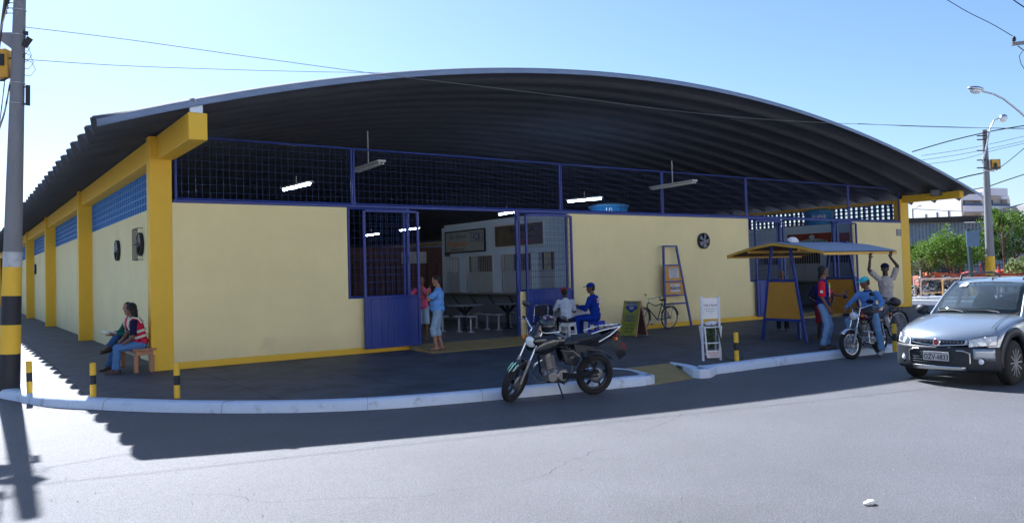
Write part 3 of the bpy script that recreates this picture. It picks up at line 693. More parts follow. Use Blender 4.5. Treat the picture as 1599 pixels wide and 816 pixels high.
def hand(m, wr, d, nrm, curl=0.6, side=1, s=1.0):
    d = d.normalized(); nrm = (nrm-d*nrm.dot(d)).normalized(); wv = d.cross(nrm)*side
    Rm = Matrix((d, wv, nrm)).transposed()
    m.ell(wr+d*0.052*s, 0.052*s, 0.042*s, 0.017*s, Rm, 12, 8); m.cap(wr-d*.01, wr+d*.03*s, .024*s, .024*s, 10)
    for k, (off, ln) in enumerate(((-.031,.068),(-.011,.078),(.010,.074),(.030,.058))):
        a = wr+d*0.088*s+wv*off*s; e = d; r = 0.0092*s
        for j, f in enumerate((.42,.33,.25)):
            ang = curl*(0.5+0.35*j); dd = (e*math.cos(ang)+nrm*math.sin(ang)).normalized(); b = a+dd*ln*f*s*1.05
            m.cap(a, b, r, r*.92, 8); a = b; e = dd; r *= .93
    a = wr+d*.025*s-wv*.030*s; dd = (d*.7-wv*.65+nrm*.35).normalized(); b = a+dd*.038*s; m.cap(a, b, .0125*s, .011*s, 8)
    dd = (d*.9-wv*.15+nrm*.4).normalized(); m.cap(b, b+dd*.028*s, .011*s, .009*s, 8)
def person(label, loc, rotz, pose, skin='brown', shirt=None, sleeve='short', pants=None, legs='long', shoes=None, hair='short', hairm=None,
           cap=None, group=None, sc=1.0, extras=None, untuck=True, belly=0.0, capback=False):
    """Local frame: looks along +x, its left is +y. pose: dict of hip height, lean, hands, feet, elbow/knee hints, head direction."""
    t = thing('person', label, 'person', loc, rotz, group); t.scale = (sc, sc, sc)
    P = V(pose.get('pelvis', (0,0,0.93))); le = pose.get('lean', 0.03); ls = pose.get('leanside', 0.0); tw = pose.get('twist', 0.0)
    s = V((math.sin(le), math.sin(ls), math.cos(le))).normalized(); lat = RZ(tw)@V((0,1,0)); lat = (lat-s*lat.dot(s)).normalized(); fw = lat.cross(s)
    B3 = Matrix((fw, lat, s)).transposed()
    C_ = P+s*0.34; N_ = P+s*0.515; shl = pose.get('shrug', 0.0)
    hd = V(pose.get('head', (1,0,0))).normalized(); hup = V((0,0,1)); hl = hup.cross(hd).normalized(); hup = hd.cross(hl).normalized()
    H3 = Matrix((hd, hl, hup)).transposed(); Hc = N_+s*0.085+hup*0.115+hd*0.022
    m = MB()
    m.ell(P+s*.02, .115, .155, .125, B3); m.ell(P+s*.17+fw*belly*.4, .105+belly*.5, .140+belly*.3, .16, B3); m.ell(C_, .115, .165, .20, B3)
    m.ell(P+s*.44, .08, .175, .075, B3); m.cap(N_-s*.03, Hc-hup*.06, .062, .055)
    # head with face
    m.ell(Hc+hup*.012, .098, .078, .112, H3, 16, 10); m.ell(Hc-hup*.055+hd*.022, .068, .056, .062, H3); m.ell(Hc+hd*.075-hup*.102, .024, .030, .020, H3)
    m.ell(Hc+hd*.098-hup*.022, .020, .014, .026, H3, 8, 6); m.ell(Hc+hd*.090-hup*.068, .014, .026, .010, H3, 8, 6); m.ell(Hc+hd*.084+hup*.018, .014, .050, .010, H3, 8, 6)
    for q in (-1, 1): m.ell(Hc+hl*.080*q-hup*.012-hd*.004, .020, .010, .032, H3, 8, 6)
    gar = MB(); leg = MB(); sh = []; J = {}
    for q, k in ((1,'L'), (-1,'R')):
        S_ = P+s*(0.455+shl)+lat*.178*q
        hnd = V(pose.get('hand'+k, (0.05, .24*q, 0.72))); E_, W_ = ik(S_, hnd, .295, .262, V(pose.get('elbow'+k, (-.6, .5*q, -.3))))
        m.cap(S_, E_, .050, .040); m.cap(E_, W_, .039, .027); fd = (W_-E_).normalized()
        hdv = V(pose.get('hdir'+k, tuple(fd))).normalized(); nr = V(pose.get('palm'+k, (0, -q, 0.01)))
        hand(m, W_, hdv, nr, pose.get('curl'+k, .5), 1 if q > 0 else -1)
        J['S'+k], J['E'+k], J['W'+k] = S_, E_, W_
        Hp = P+lat*.088*q-s*.02; ft = V(pose.get('foot'+k, (0, .11*q, 0.085))); K_, A_ = ik(Hp, ft, .43, .415, V(pose.get('knee'+k, (1, .1*q, .2))))
        m.cap(Hp, K_, .088, .056); m.cap(K_, A_, .055, .036); m.cap(K_.lerp(A_, .12)-V((.012,0,0)), K_.lerp(A_, .42)-V((.012,0,0)), .050, .046)
        fv = V(pose.get('toe'+k, (1, .12*q, -0.02))).normalized(); m.cap(A_-fv*.04-V((0,0,.035)), A_+fv*.14-V((0,0,.050)), .036, .026)
        J['H'+k], J['K'+k], J['A'+k] = Hp, K_, A_
        if sleeve == 'short': gar.cap(S_, S_.lerp(E_, .55), .066, .062); gar.cyl(S_.lerp(E_, .3), S_.lerp(E_, .86), .064, .070)
        elif sleeve == 'long': gar.cap(S_, E_, .066, .054); gar.cap(E_, E_.lerp(W_, .8), .053, .044); gar.cyl(E_.lerp(W_, .7), E_.lerp(W_, .97), .043, .043)
        if legs == 'long': leg.cap(Hp, K_, .102, .076); leg.cap(K_, K_.lerp(A_, .7), .075, .066); leg.cyl(K_.lerp(A_, .6), K_.lerp(A_, 1.0), .067, .072)
        elif legs == 'shorts': leg.cap(Hp, Hp.lerp(K_, .6), .108, .094); leg.cyl(Hp.lerp(K_, .4), Hp.lerp(K_, 1.02), .098, .102)
        elif legs == 'capri': leg.cap(Hp, K_, .104, .080); leg.cyl(K_.lerp(A_,-.1), K_.lerp(A_, .38), .080, .085)
        f_ = MB(); bs_ = A_-V((0,0,.055))
        if shoes in (m_flip,):
            f_.cap(bs_-fv*.07-V((0,0,.022)), bs_+fv*.17-V((0,0,.022)), .030, .036); f_.tube([bs_+fv*.12+V((0,.03,-.0)), bs_+fv*.14+V((0,0,.028)), bs_+fv*.12+V((0,-.03,-.0))], .007, 5)
        else:
            f_.cap(bs_-fv*.045+V((0,0,.0)), bs_+fv*.05+V((0,0,.012)), .046, .046); f_.cap(bs_+fv*.03+V((0,0,-.004)), bs_+fv*.165-V((0,0,.010)), .044, .036); f_.cap(bs_+V((0,0,.03)), bs_+V((0,0,.075)), .044, .043)
            f_.cap(bs_-fv*.06-V((0,0,.026)), bs_+fv*.17-V((0,0,.026)), .030, .034)
        sh.append(f_)
    body = m.build('body', SKIN[skin], t, remesh=0.0085, smooth_it=2)
    gar.ell(P+s*.17+fw*belly*.4, .128+belly*.5, .162+belly*.3, .17, B3); gar.ell(C_, .135, .180, .205, B3); gar.ell(P+s*.445, .095, .19, .07, B3); gar.cyl(N_-s*.05, N_+s*.03, .085, .068)
    if untuck: gar.cyl(P+s*.12, P-s*.07, .150+belly*.3, .165+belly*.2, 18) if False else gar.ell(P+s*.04+fw*belly*.2, .142+belly*.4, .172+belly*.2, .125, B3)
    shirt_o = gar.build('shirt', shirt, t, remesh=0.011, smooth_it=3, wrinkle=0.030)
    leg.ell(P+s*.0, .128, .165, .125, B3)
    leg.build('shorts' if legs == 'shorts' else 'trousers', pants, t, remesh=0.011, smooth_it=3, wrinkle=0.028)
    for f_ in sh: f_.build('sandal' if shoes is m_flip else 'shoe', shoes or m_shoe, t, remesh=0.008, smooth_it=2)
    e = MB()
    for q in (-1, 1): e.ell(Hc+hd*.088+hl*.033*q+hup*.004, .009, .014, .007, H3, 8, 6)
    e.build('eyes', m_eye, t)
    e = MB()
    for q in (-1, 1): e.ell(Hc+hd*.0955+hl*.033*q+hup*.004, .0045, .006, .006, H3, 8, 6); e.bar(Hc+hd*.094+hl*.018*q+hup*.026, Hc+hd*.086+hl*.052*q+hup*.024, .006, .008)
    e.build('eyebrows_and_pupils', m_hair, t)
    hm = hairm or m_hair
    if hair == 'short':
        h = MB(); h.ell(Hc+hup*.035-hd*.018, .098, .086, .098, H3, 16, 10); h.ell(Hc-hd*.045-hup*.005, .066, .078, .085, H3)
        h.build('hair', hm, t, remesh=0.009, smooth_it=1)
    elif hair == 'long':
        h = MB(); h.ell(Hc+hup*.03-hd*.022, .105, .094, .105, H3, 16, 10); h.ell(Hc-hd*.06-hup*.05, .065, .09, .11, H3); h.ell(Hc-hd*.07-hup*.12, .05, .08, .08, H3)
        h.build('hair', hm, t, remesh=0.009, smooth_it=1)
    if cap:
        h = MB(); h.ell(Hc+hup*.055-hd*.005, .108, .092, .078, H3, 18, 10); h.cyl(Hc+hup*.045-hd*.005, Hc+hup*.070-hd*.005, .096, .094, 18)
        bd = -1 if capback else 1
        a = Hc+hup*.050+hd*.085*bd; h.ell(a+hd*.050*bd, .062, .070, .009, H3, 14, 6)
        h.ell(Hc+hup*.130, .010, .010, .008, H3)
        h.build('cap', cap, t, remesh=0.007, smooth_it=1)
    return t, dict(P=P, s=s, fw=fw, lat=lat, B3=B3, C=C_, N=N_, Hc=Hc, H3=H3, hd=hd, hl=hl, hup=hup, **J), shirt_o
def face_to(x, y): return math.atan2(y, x)

# -- seated pair on the bench, looking to the street on the left
m_bench = mat('orange_brown_wood',(0.40,0.20,0.11),0.5,0.2,4,0.1,30,aniso=(6,1,1))
bn = thing('bench', 'small brown wooden bench against the yellow corner column', 'bench', (-0.12, 0.55, 0), 0)
m = MB(); m.box(-0.22,0.20,-0.62,1.05,0.43,0.47); m.build('seat', m_bench, bn, bevel=0.008)
m = MB(); m.box(-0.17,0.15,-0.57,1.0,0.34,0.428); m.build('apron', m_bench, bn, bevel=0.004)
for x in (-0.17,0.12):
    for y in (-0.57,0.92): m = MB(); m.box(x-.03,x+.05,y-.01,y+.07,0,0.338); m.build('leg', m_bench, bn, bevel=0.006)
m_vest = cloth('red_safety_vest',(0.55,0.025,0.07)); m_refl = mat('pale_reflective_band',(0.72,0.75,0.60),0.35,0.05,10)
m_navy = cloth('navy_cloth',(0.012,0.014,0.05)); m_green = cloth('green_cloth',(0.02,0.12,0.08))
def vest(t, J, m_=m_vest):
    P, s, B3 = J['P'], J['s'], J['B3']; v = MB()
    v.ell(P+s*.17, .140, .172, .18, B3); v.ell(J['C'], .147, .180, .215, B3); v.ell(P+s*.04, .152, .180, .11, B3)
    o = v.build('safety_vest', m_, t, remesh=0.011, smooth_it=2)
    for hz in (.15, .26):
        r = MB(); c = P+s*hz; pts = []
        for i in range(28):
            a = 2*math.pi*i/28; k = 1.0; pts.append((c+J['fw']*math.cos(a)*(.157)+J['lat']*math.sin(a)*(.187)))
        vs_ = [];
        for p in pts: vs_ += [p-s*.024, p+s*.024]
        r.add(vs_, [(2*i,2*((i+1)%28),2*((i+1)%28)+1,2*i+1) for i in range(28)], True); r.build('reflective_band', m_refl, o, solid=0.003)
    for q in (1,-1):
        r = MB(); a = J['C']+s*.18+J['lat']*.11*q; r.tube([a+J['fw']*.10-s*.28, a+J['fw']*.125-s*.12, a+J['fw']*.075+s*.0, a+s*.035, a-J['fw']*.09-s*.01, a-J['fw']*.135-s*.12],0.017,6); r.build('reflective_band', m_refl, o)
# nearer one: rear view three quarter, facing -x and a little away
t, J, so_ = person('person in red vest and blue jeans on the bench end nearest the street', (-0.15,0.20,0), R(176),
    dict(pelvis=(0,0,0.555), lean=0.25, twist=-0.25, head=(0.75,-0.62,-0.15), handL=(0.36,0.12,0.56), handR=(0.40,-0.06,0.57), elbowL=(-.5,.6,-.5), elbowR=(-.5,-.6,-.5), curlL=.8, curlR=.8,
         footL=(0.47,0.12,0.085), footR=(0.44,-0.13,0.085), kneeL=(.6,0,1), kneeR=(.6,0,1)), 'brown', m_navy, 'short', m_jeans, 'long', m_shoe, 'long'); vest(t, J)
t, J, so_ = person('person in red vest with crossed legs holding a white notebook, far side of the bench', (-0.10,0.98,0), R(187),
    dict(pelvis=(0,0,0.555), lean=0.22, head=(0.80,0.50,-0.25), handL=(0.40,0.10,0.74), handR=(0.44,-0.14,0.72), elbowL=(-.3,.7,-.5), elbowR=(-.3,-.7,-.5), palmL=(0,0,1), palmR=(0,0,1), curlL=.3, curlR=.3,
         footL=(0.55,0.05,0.085), footR=(0.62,0.30,0.50), kneeL=(.7,0,1), kneeR=(.4,-.1,1), toeR=(.9,.4,-.1)), 'tan', m_green, 'long', m_jeansd, 'long', m_shoe, 'short'); vest(t, J)
nb = MB(); nb.obox((0,0,0), 0.30, 0.21, 0.012); nb.obox((0,0,0.009), 0.29, 0.20, 0.005)
o = nb.build('notebook', mat('notebook_paper',(0.70,0.72,0.85),0.6,0.05,3), None, loc=(-0.58,0.93,0.775)); o.rotation_euler = (0.05,0.15,0.3); tag(o,'white notebook resting on the raised knee of the person with crossed legs','notebook')

# -- two standing at the left entrance
m_pink = cloth('pink_shirt',(0.60,0.10,0.20)); m_lblue = cloth('light_blue_shirt',(0.16,0.34,0.72)); m_denims = cloth('pale_denim_shorts',(0.33,0.42,0.52),0.18)
person('person in pink shirt and denim shorts standing by the left gate leaf', (6.33,0.42,0.10), face_to(-.45,-.9),
    dict(lean=0.03, head=(1,-.1,-.15), handL=(0.17,0.00,1.36), elbowL=(.1,.8,-.6), hdirL=(0.1,-.3,.9), palmL=(-1,0,0), curlL=.5, handR=(0.34,-0.34,1.38), elbowR=(-.1,-.5,-.9), hdirR=(.3,0,1), palmR=(1,0,0), footL=(0.02,.085,.085), footR=(-.02,-.085,.085)),
    'brown', m_pink, 'short', m_denims, 'shorts', m_flip, 'short', belly=0.03, sc=0.94)
person('person in light blue T-shirt and pale knee-length trousers standing on the ochre step', (5.98,-1.0,0.03), face_to(-.80,.60),
    dict(lean=-0.03, head=(1,.1,-.25), handR=(0.20,0.02,1.36), elbowR=(.35,-.6,-.6), hdirR=(.0,.25,1), palmR=(-1,0,0), curlR=.5, handL=(0.24,0.04,1.30), elbowL=(.2,.8,-.6), hdirL=(0,-.2,1), palmL=(-1,0,0),
         footL=(0.05,.09,.085), footR=(-.06,-.08,.085)), 'tan', m_lblue, 'short', m_jeansl, 'capri', m_flip, 'short', belly=0.09, sc=0.985)

# -- people at the white table outside the left gate
def stool(loc, mt, label, h=0.45, rotz=0.0):
    t = thing('plastic_stool', label, 'stool', loc, rotz)
    m = MB(); m.box(-.165,.165,-.165,.165,h-.03,h); m.build('seat', mt, t, bevel=0.02, seg=3)
    for x in (-1,1):
        for y in (-1,1): m = MB(); m.bar((x*.165,y*.165,0),(x*.135,y*.135,h-.03),0.055,0.04); m.build('leg', mt, t, bevel=0.006)
    m = MB(); z = .16
    for a, b_ in (((-.155,-.155,z),(.155,-.155,z)),((-.155,.155,z),(.155,.155,z)),((-.155,-.155,z+.05),(-.155,.155,z+.05)),((.155,-.155,z+.05),(.155,.155,z+.05))): m.bar(a,b_,.02,.045)
    m.box(-.15,.15,-.15,.15,h-.10,h-.032); m.build('skirt_and_rails', mt, t); return t
m_pw = mat('white_plastic',(0.72,0.73,0.76),0.4,0.04,4); m_pb = mat('blue_plastic',(0.03,0.06,0.50),0.35,0.06,4)
stool((9.86,-0.95,0), m_pw, 'white plastic stool under the seated person in the striped shirt', 0.45, 0.3)
stool((10.62,-1.22,0), m_pb, 'blue plastic stool under the person in blue overalls', 0.46, 0.25)
m_stripe = cloth('striped_white_shirt',(0.55,0.62,0.72),0.06)
n_ = m_stripe.node_tree; wv = n_.nodes.new('ShaderNodeTexWave'); wv.inputs['Scale'].default_value = 14; wv.bands_direction = 'Y'; tcc = n_.nodes.new('ShaderNodeTexCoord'); n_.links.new(tcc.outputs['Object'], wv.inputs[0])
rp = n_.nodes.new('ShaderNodeValToRGB'); n_.links.new(wv.outputs[0], rp.inputs[0]); rp.color_ramp.elements[0].color = (0.66,0.70,0.76,1); rp.color_ramp.elements[1].color = (0.30,0.38,0.52,1)
rp.color_ramp.elements[0].position = 0.55; rp.color_ramp.elements[1].position = 0.9
n_.links.new(rp.outputs[0], n_.nodes['Principled BSDF'].inputs['Base Color'])
m_redcap = cloth('faded_red_cap',(0.42,0.05,0.05)); m_overall = cloth('royal_blue_overall',(0.014,0.04,0.30))
SIT = dict(pelvis=(0,0,0.54), kneeL=(.7,.1,1), kneeR=(.7,-.1,1))
person('person in striped white shirt and red cap sitting on the white stool', (9.84,-0.93,0), face_to(.55,.84),
    dict(SIT, lean=0.22, head=(.85,.25,-.35), handL=(0.42,0.16,0.78), handR=(0.42,-0.10,0.76), footL=(0.42,.16,.085), footR=(0.36,-.18,.085)), 'dark', m_stripe, 'short', cloth('dark_trousers',(0.02,0.022,0.03)), 'long', m_shoe, 'short', cap=m_redcap)
t, J, so_ = person('person in royal blue overalls and blue cap sitting on a blue stool, seen from behind', (10.60,-1.20,0), face_to(-.62,.78),
    dict(SIT, lean=0.10, twist=-.25, head=(.95,.2,-.12), handL=(0.40,0.10,0.78), handR=(0.42,-0.12,0.78), footL=(0.44,.20,.085), footR=(0.40,-.16,.085)), 'brown', m_overall, 'long', m_overall, 'long', m_shoe, 'short', cap=m_overall, sc=1.06)
b_ = MB(); c = J['C']-J['fw']*.150+J['s']*.07; b_.obox(c, .014, .22, .062, J['B3']); b_.obox(c-J['s']*.065, .016, .20, .035, J['B3']); o = b_.build('back_print', m_white, so_)
r_ = MB(); r_.obox(c+J['lat']*.125, .016, .03, .065, J['B3']); r_.text('SERVICO', c-J['fw']*.0085, -J['lat'], J['s'], .055, depth=0.003); r_.build('print_lettering', m_inkr, o)
tb = thing('table', 'white box-fronted table between the two seated people outside the gate', 'table', (10.45,-0.42,0), R(4))
m = MB(); m.box(-.50,.42,-.28,.28,.72,.755); m.build('tabletop', m_pw, tb, bevel=0.008)
m = MB(); m.box(-.46,.38,-.26,.24,.10,.718); m.build('front_panel', m_pw, tb)
for x in (-.44,.32):
    for y in (-.22,.18): m = MB(); m.box(x,x+.05,y,y+.05,0,.098); m.build('leg', m_pw, tb)
m = MB(); m.ell((0,0,.035),.12,.08,.035); m.ell((.14,.03,.04),.09,.07,.04); m.ell((-.10,.05,.03),.07,.06,.03); tag(m.build('black_bag', m_black, None, loc=(10.42,-.50,.756)),'crumpled black bag lying on the white table','bag')
m = MB(); m.obox((0,0,.004),.21,.29,.008,RZ(.4)); m.obox((.05,.02,.010),.21,.29,.003,RZ(.7)); tag(m.build('paper_sheets', m_white, None, loc=(10.66,-.38,.756)),'white paper sheets on the table beside the black bag','paper')
# chrome frame chairs stacked left of the table
m_ch = mat('tube_chrome_chair',(0.7,0.7,0.72),0.2,0.05,6,metal=0.9); m_seatk = mat('dark_chair_pad',(0.03,0.03,0.045),0.6,0.1,6)
def fchair(loc, rotz, label):
    t = thing('folding_chair', label, 'chair', loc, rotz, 'metal chairs left of the white table')
    for q in (-1,1):
        f = MB(); f.tube([(.20,q*.21,0),(.16,q*.21,.42),(-.14,q*.21,.46),(-.20,q*.21,.86),(-.20,q*.16,.92),(-.20,0,.93)],.012,7); f.build('side_frame', m_ch, t)
        l = MB(); l.tube([(-.22,q*.19,0),(-.10,q*.19,.44)],.011,6); l.build('leg', m_ch, t)
    m = MB(); m.box(-.16,.20,-.20,.20,.43,.465); m.build('seat', m_seatk, t, bevel=.012); m = MB(); m.box(-.205,-.185,-.19,.19,.62,.88); m.build('backrest', m_seatk, t, bevel=.008)
fchair((9.13,-0.62,0), R(200), 'metal tube chair with dark pad, leftmost by the gate'); fchair((9.42,-0.50,0), R(198), 'metal tube chair with dark pad, next to the striped shirt person'); fchair((9.70,-0.22,0.0), R(250), 'metal tube chair turned towards the gate leaf behind the striped shirt person')

# -- elderly person behind the first kiosk board
person('grey haired person in white shirt and dark trousers standing behind the kiosk board', (15.3,-3.55,0), face_to(-.8,-.6),
    dict(lean=0.12, head=(1,.1,-.2), handL=(.20,.18,.86), handR=(.20,-.18,.86), footL=(0,.10,.085)), 'brown', cloth('white_shirt',(0.62,0.64,0.70)), 'short', cloth('dark_trousers',(0.02,0.022,0.03)), 'long', m_shoe, 'short', hairm=m_hairg, sc=0.94)
# -- person in blue football shirt gesturing to the rider
m_team = cloth('navy_team_shirt',(0.020,0.02,0.16)); m_redsl = cloth('red_sleeve',(0.62,0.02,0.04))
t, J, so_ = person('person in navy T-shirt with red sleeves and sunglasses talking beside the motorcycle', (11.80,-7.12,0.0), face_to(.48,-.88),
    dict(lean=0.0, head=(.85,.5,-.05), handL=(0.36,0.18,1.12), elbowL=(-.2,.7,-.7), hdirL=(.6,-.05,.5), palmL=(0,-.8,.6), curlL=.25, handR=(0.12,-.20,.86), elbowR=(-.8,-.3,0), curlR=.7, palmR=(0,1,0),
         footL=(0.03,.10,.085), footR=(-.02,-.10,.085)), 'brown', m_team, 'none', cloth('pale_blue_jeans',(0.22,0.34,0.55),0.2), 'long', m_shoe, 'short', sc=0.99)
for q, k in ((1,'L'),(-1,'R')):
    g_ = MB(); g_.cap(J['S'+k], J['S'+k].lerp(J['E'+k],.55), .071, .066); g_.cyl(J['S'+k].lerp(J['E'+k],.3), J['S'+k].lerp(J['E'+k],.92), .069, .075); o = g_.build('sleeve', m_redsl, so_, remesh=0.011, smooth_it=2)
    g_ = MB(); mid = J['S'+k].lerp(J['E'+k],.55)+J['lat']*q*.068; g_.obox(mid,.05,.012,.05,J['B3']); g_.build('sleeve_badge', m_white, o)
g_ = MB(); c = J['C']+J['fw']*.137; g_.obox(c+J['s']*.06+J['lat']*(-.01),.014,.14,.13,J['B3']); o = g_.build('shirt_print', mat('print_lime',(0.55,0.68,0.20),0.7,0.4,14), so_)
g_ = MB(); g_.obox(c-J['s']*.09-J['lat']*.01,.014,.16,.15,J['B3']); g_.build('shirt_print', mat('print_pink_white',(0.75,0.45,0.55),0.7,0.45,9), so_)
def glasses(t, J):
    g_ = MB(); 
    for q in (-1,1): g_.ell(J['Hc']+J['hd']*.100+J['hl']*.034*q+J['hup']*.002,.006,.026,.017,J['H3'],10,6); g_.bar(J['Hc']+J['hd']*.095+J['hl']*.06*q+J['hup']*.006, J['Hc']-J['hd']*.0+J['hl']*.086*q+J['hup']*.004,.006,.006)
    g_.build('sunglasses', m_black, t)
glasses(t, J)
# -- person holding up the kiosk roof
t, J, so_ = person('person in beige polo shirt and dark cap holding up the kiosk roof with both hands', (14.55,-6.95,0), face_to(-.55,-.83),
    dict(lean=-0.02, shrug=.035, head=(.85,-.50,-.1), handL=(0.06,0.10,1.90), handR=(0.02,-0.36,1.88), elbowL=(.1,1,-.2), elbowR=(.1,-1,-.2), hdirL=(0.2,0,1), hdirR=(.2,0,1), palmL=(1,0,0), palmR=(1,0,0), curlL=.7, curlR=.7,
         footL=(0.06,.13,.085), footR=(-.05,-.13,.085)), 'dark', cloth('beige_polo',(0.44,0.40,0.38)), 'short', cloth('grey_trousers',(0.24,0.24,0.25)), 'long', m_shoe, 'short', cap=m_navy, sc=1.0)
g_ = MB(); g_.obox(J['C']+J['fw']*.130+J['s']*.03-J['lat']*.07,.012,.09,.10,J['B3']); g_.build('chest_pocket', cloth('beige_polo',(0.44,0.40,0.38)), so_)
# -- second person behind the talker
person('person in dark shirt with maroon shorts standing half hidden behind the talking person', (13.2,-6.15,0), face_to(-.5,-.85),
    dict(lean=0.05, head=(1,.2,-.1), handL=(.22,.16,.98), handR=(.18,-.14,1.00), elbowL=(-.5,.7,-.3), elbowR=(-.5,-.7,-.3)), 'dark', m_navy, 'short', cloth('maroon_shorts',(0.16,0.015,0.02)), 'shorts', m_flip, 'short', sc=0.9)
# ================================================================== kiosk with gable roof (being lifted), boards, signs
m_sheet = mat('grey_blue_roof_sheet', (0.30,0.34,0.42), 0.5, 0.1, 3); m_ybeam = mat('varnished_yellow_wood', (0.60,0.36,0.05), 0.5, 0.15, 4, aniso=(1,1,1)); m_ply = mat('ochre_board', (0.55,0.27,0.03), 0.45, 0.08, 3)
m_under = mat('brown_roof_boarding', (0.20,0.12,0.06), 0.7, 0.25, 5)
kx0, kx1, ky, kz, ez = 12.45, 15.42, -5.42, 2.30, 2.06
k = thing('kiosk', 'yellow and blue kiosk frame with low gable roof and two tapered ochre boards', 'kiosk', (0,0,0))
for fx, nm in ((12.76,'a'),(15.12,'b')):
    f = MB()
    for sgn in (-1, 1): f.bar((fx,ky+sgn*.24,kz),(fx,ky-.0+sgn*.60,0.0),0.06,0.06)
    f.bar((fx,ky-.26,kz-.0),(fx,ky+.26,kz),0.07,0.06); f.bar((fx,ky-.42,1.42),(fx,ky+.42,1.42),0.05,0.06); f.bar((fx,ky-.52,.50),(fx,ky+.52,.50),0.05,0.06)
    o = f.build('end_frame', m_blue, k, bevel=.005)
    b_ = MB(); b_.prism([(fx-.015,ky-.51,.53),(fx-.015,ky+.51,.53),(fx-.015,ky+.375,1.39),(fx-.015,ky-.375,1.39)],(0.03,0,0)); b_.build('side_board', m_ply, o)
    r_ = MB()
    for q in (.34,.26,.18): r_.torus((fx-.020,ky,.95),(1,0,0),q,.0045,36,5)
    r_.build('routed_rings', mat('pale_routed_groove',(0.66,0.40,0.10),0.5,0.05), o)
m = MB(); 
for (ya, za, yb, zb) in ((ky,kz+.015,ky-1.34,ez),(ky,kz+.015,ky+1.34,ez)):
    N = 40; vs = []
    for i in range(N*2+1):
        x = kx0+(kx1-kx0)*i/(N*2); w_ = .012 if i % 2 else -.0; vs += [(x,ya,za+w_),(x,(ya+yb)/2,(za+zb)/2+.035+w_),(x,yb,zb+w_)]
    m.add(vs, [(3*i+j,3*i+3+j,3*i+4+j,3*i+1+j) for i in range(N*2) for j in (0,1)])
m.build('roof_sheet', m_sheet, k, solid=.006)
m = MB(); N = 1
for s_ in (-1,1): m.add([(kx0+.02,ky,kz-.03),(kx1-.02,ky,kz-.03),(kx1-.02,ky+s_*.67,(kz+ez)/2),(kx0+.02,ky+s_*.67,(kz+ez)/2),(kx1-.02,ky+s_*1.32,ez-.03),(kx0+.02,ky+s_*1.32,ez-.03)],[(0,1,2,3),(3,2,4,5)])
m.build('roof_boarding', m_under, k, solid=.008)
for x in (kx0, kx1):
    m = MB()
    for s_ in (-1,1): m.bar((x,ky,kz-.02),(x,ky+s_*.67,(kz+ez)/2+.005),.03,.06); m.bar((x,ky+s_*.67,(kz+ez)/2+.005),(x,ky+s_*1.33,ez-.025),.03,.06)
    m.build('verge_board', m_ybeam, k)
m = MB()
for s_ in (-1,1): m.bar((kx0,ky+s_*1.32,ez-.045),(kx1,ky+s_*1.32,ez-.045),.045,.06); m.bar((kx0,ky+s_*.7,(kz+ez)/2-.06),(kx1,ky+s_*.7,(kz+ez)/2-.06),.04,.06)
m.build('eave_beam', m_ybeam, k)
m = MB(); m.bar((12.9,ky+.1,.52),(15.1,ky+.1,.52),.34,.04); o = m.build('bench_board', mat('bench_yellow_plank',(0.42,0.36,0.14),0.6,0.2,5), k)
for x in (13.5,14.6): m = MB(); m.bar((x,ky+.1,0),(x,ky+.1,.495),.07,.07); m.build('bench_leg', m_blue, k)
m = MB(); m.ell((0,0,.0),.16,.11,.09,n=10,m=6); m.ell((.15,.03,-.02),.09,.09,.06); tag(m.build('white_plastic_bag', m_white, None, loc=(13.25,ky+.02,kz+.07), remesh=.012),'crumpled white plastic bag lying on the kiosk roof ridge','bag')

# ladder-shaped advertising stand leaning on the wall
A = thing('advert_stand', 'tall tapered blue stand with two ochre boards and price papers leaning on the wall', 'sign', (0,0,0))
def LP(x, z): return V((x, -0.12-0.16*(1-z/2.48), z))
m = MB(); m.bar(LP(14.16,0),LP(14.33,2.48),.06,.05,V((0,1,0))); m.bar(LP(15.28,0),LP(14.88,2.48),.06,.05,V((0,1,0)))
for z, w0 in ((2.46,0),(1.88,0),(1.385,0),(.97,0),(.72,0)):
    t_ = z/2.48; m.bar(LP(14.16+.17*t_,z),LP(15.28-.40*t_,z),.045,.045,V((0,1,0)))
m.build('frame', m_blue, A)
for z0, z1 in ((1.41,1.86),(1.0,1.36)):
    m = MB(); a0, a1 = 14.16+.17*z0/2.48+.03, 15.28-.40*z0/2.48-.03; b0, b1 = 14.16+.17*z1/2.48+.03, 15.28-.40*z1/2.48-.03
    m.prism([LP(a0,z0),LP(a1,z0),LP(b1,z1),LP(b0,z1)],(0,.012,0)); o = m.build('board', m_ply, A)
    c = (a0+a1)/2+.03; p_ = MB(); zz0, zz1 = (z0+.08, z1-.06) if z0 > 1.2 else (z0+.07, z1-.05)
    p_.prism([LP(c-.21,zz0)-V((0,.006,0)),LP(c+.21,zz0)-V((0,.006,0)),LP(c+.21,zz1)-V((0,.006,0)),LP(c-.21,zz1)-V((0,.006,0))],(0,.003,0)); pp = p_.build('paper', mat('printed_paper',(0.62,0.60,0.58),0.6,0.12,10), o)
    t_ = MB()
    if z0 > 1.2:
        for i, (s_, h_) in enumerate((('PROMOCAO',.06),('Aluga-se quadros',.045),('para anuncios',.045),('no mercado',.05),('Contato aqui',.04))): zq = zz1-.04-i*.062; t_.text(s_, LP(c,zq)-V((0,.011,0)), (1,0,0),(0,0,1),h_,depth=.002)
    else:
        t_.text('R$60,00', LP(c,(zz0+zz1)/2-.01)-V((0,.011,0)),(1,0,0),(0,0,1),.13,bold=.012,depth=.002); t_.text('aluguel', LP(c-.08,zz1-.035)-V((0,.011,0)),(1,0,0),(0,0,1),.04,depth=.002)
    t_.build('lettering', m_inkk, pp)

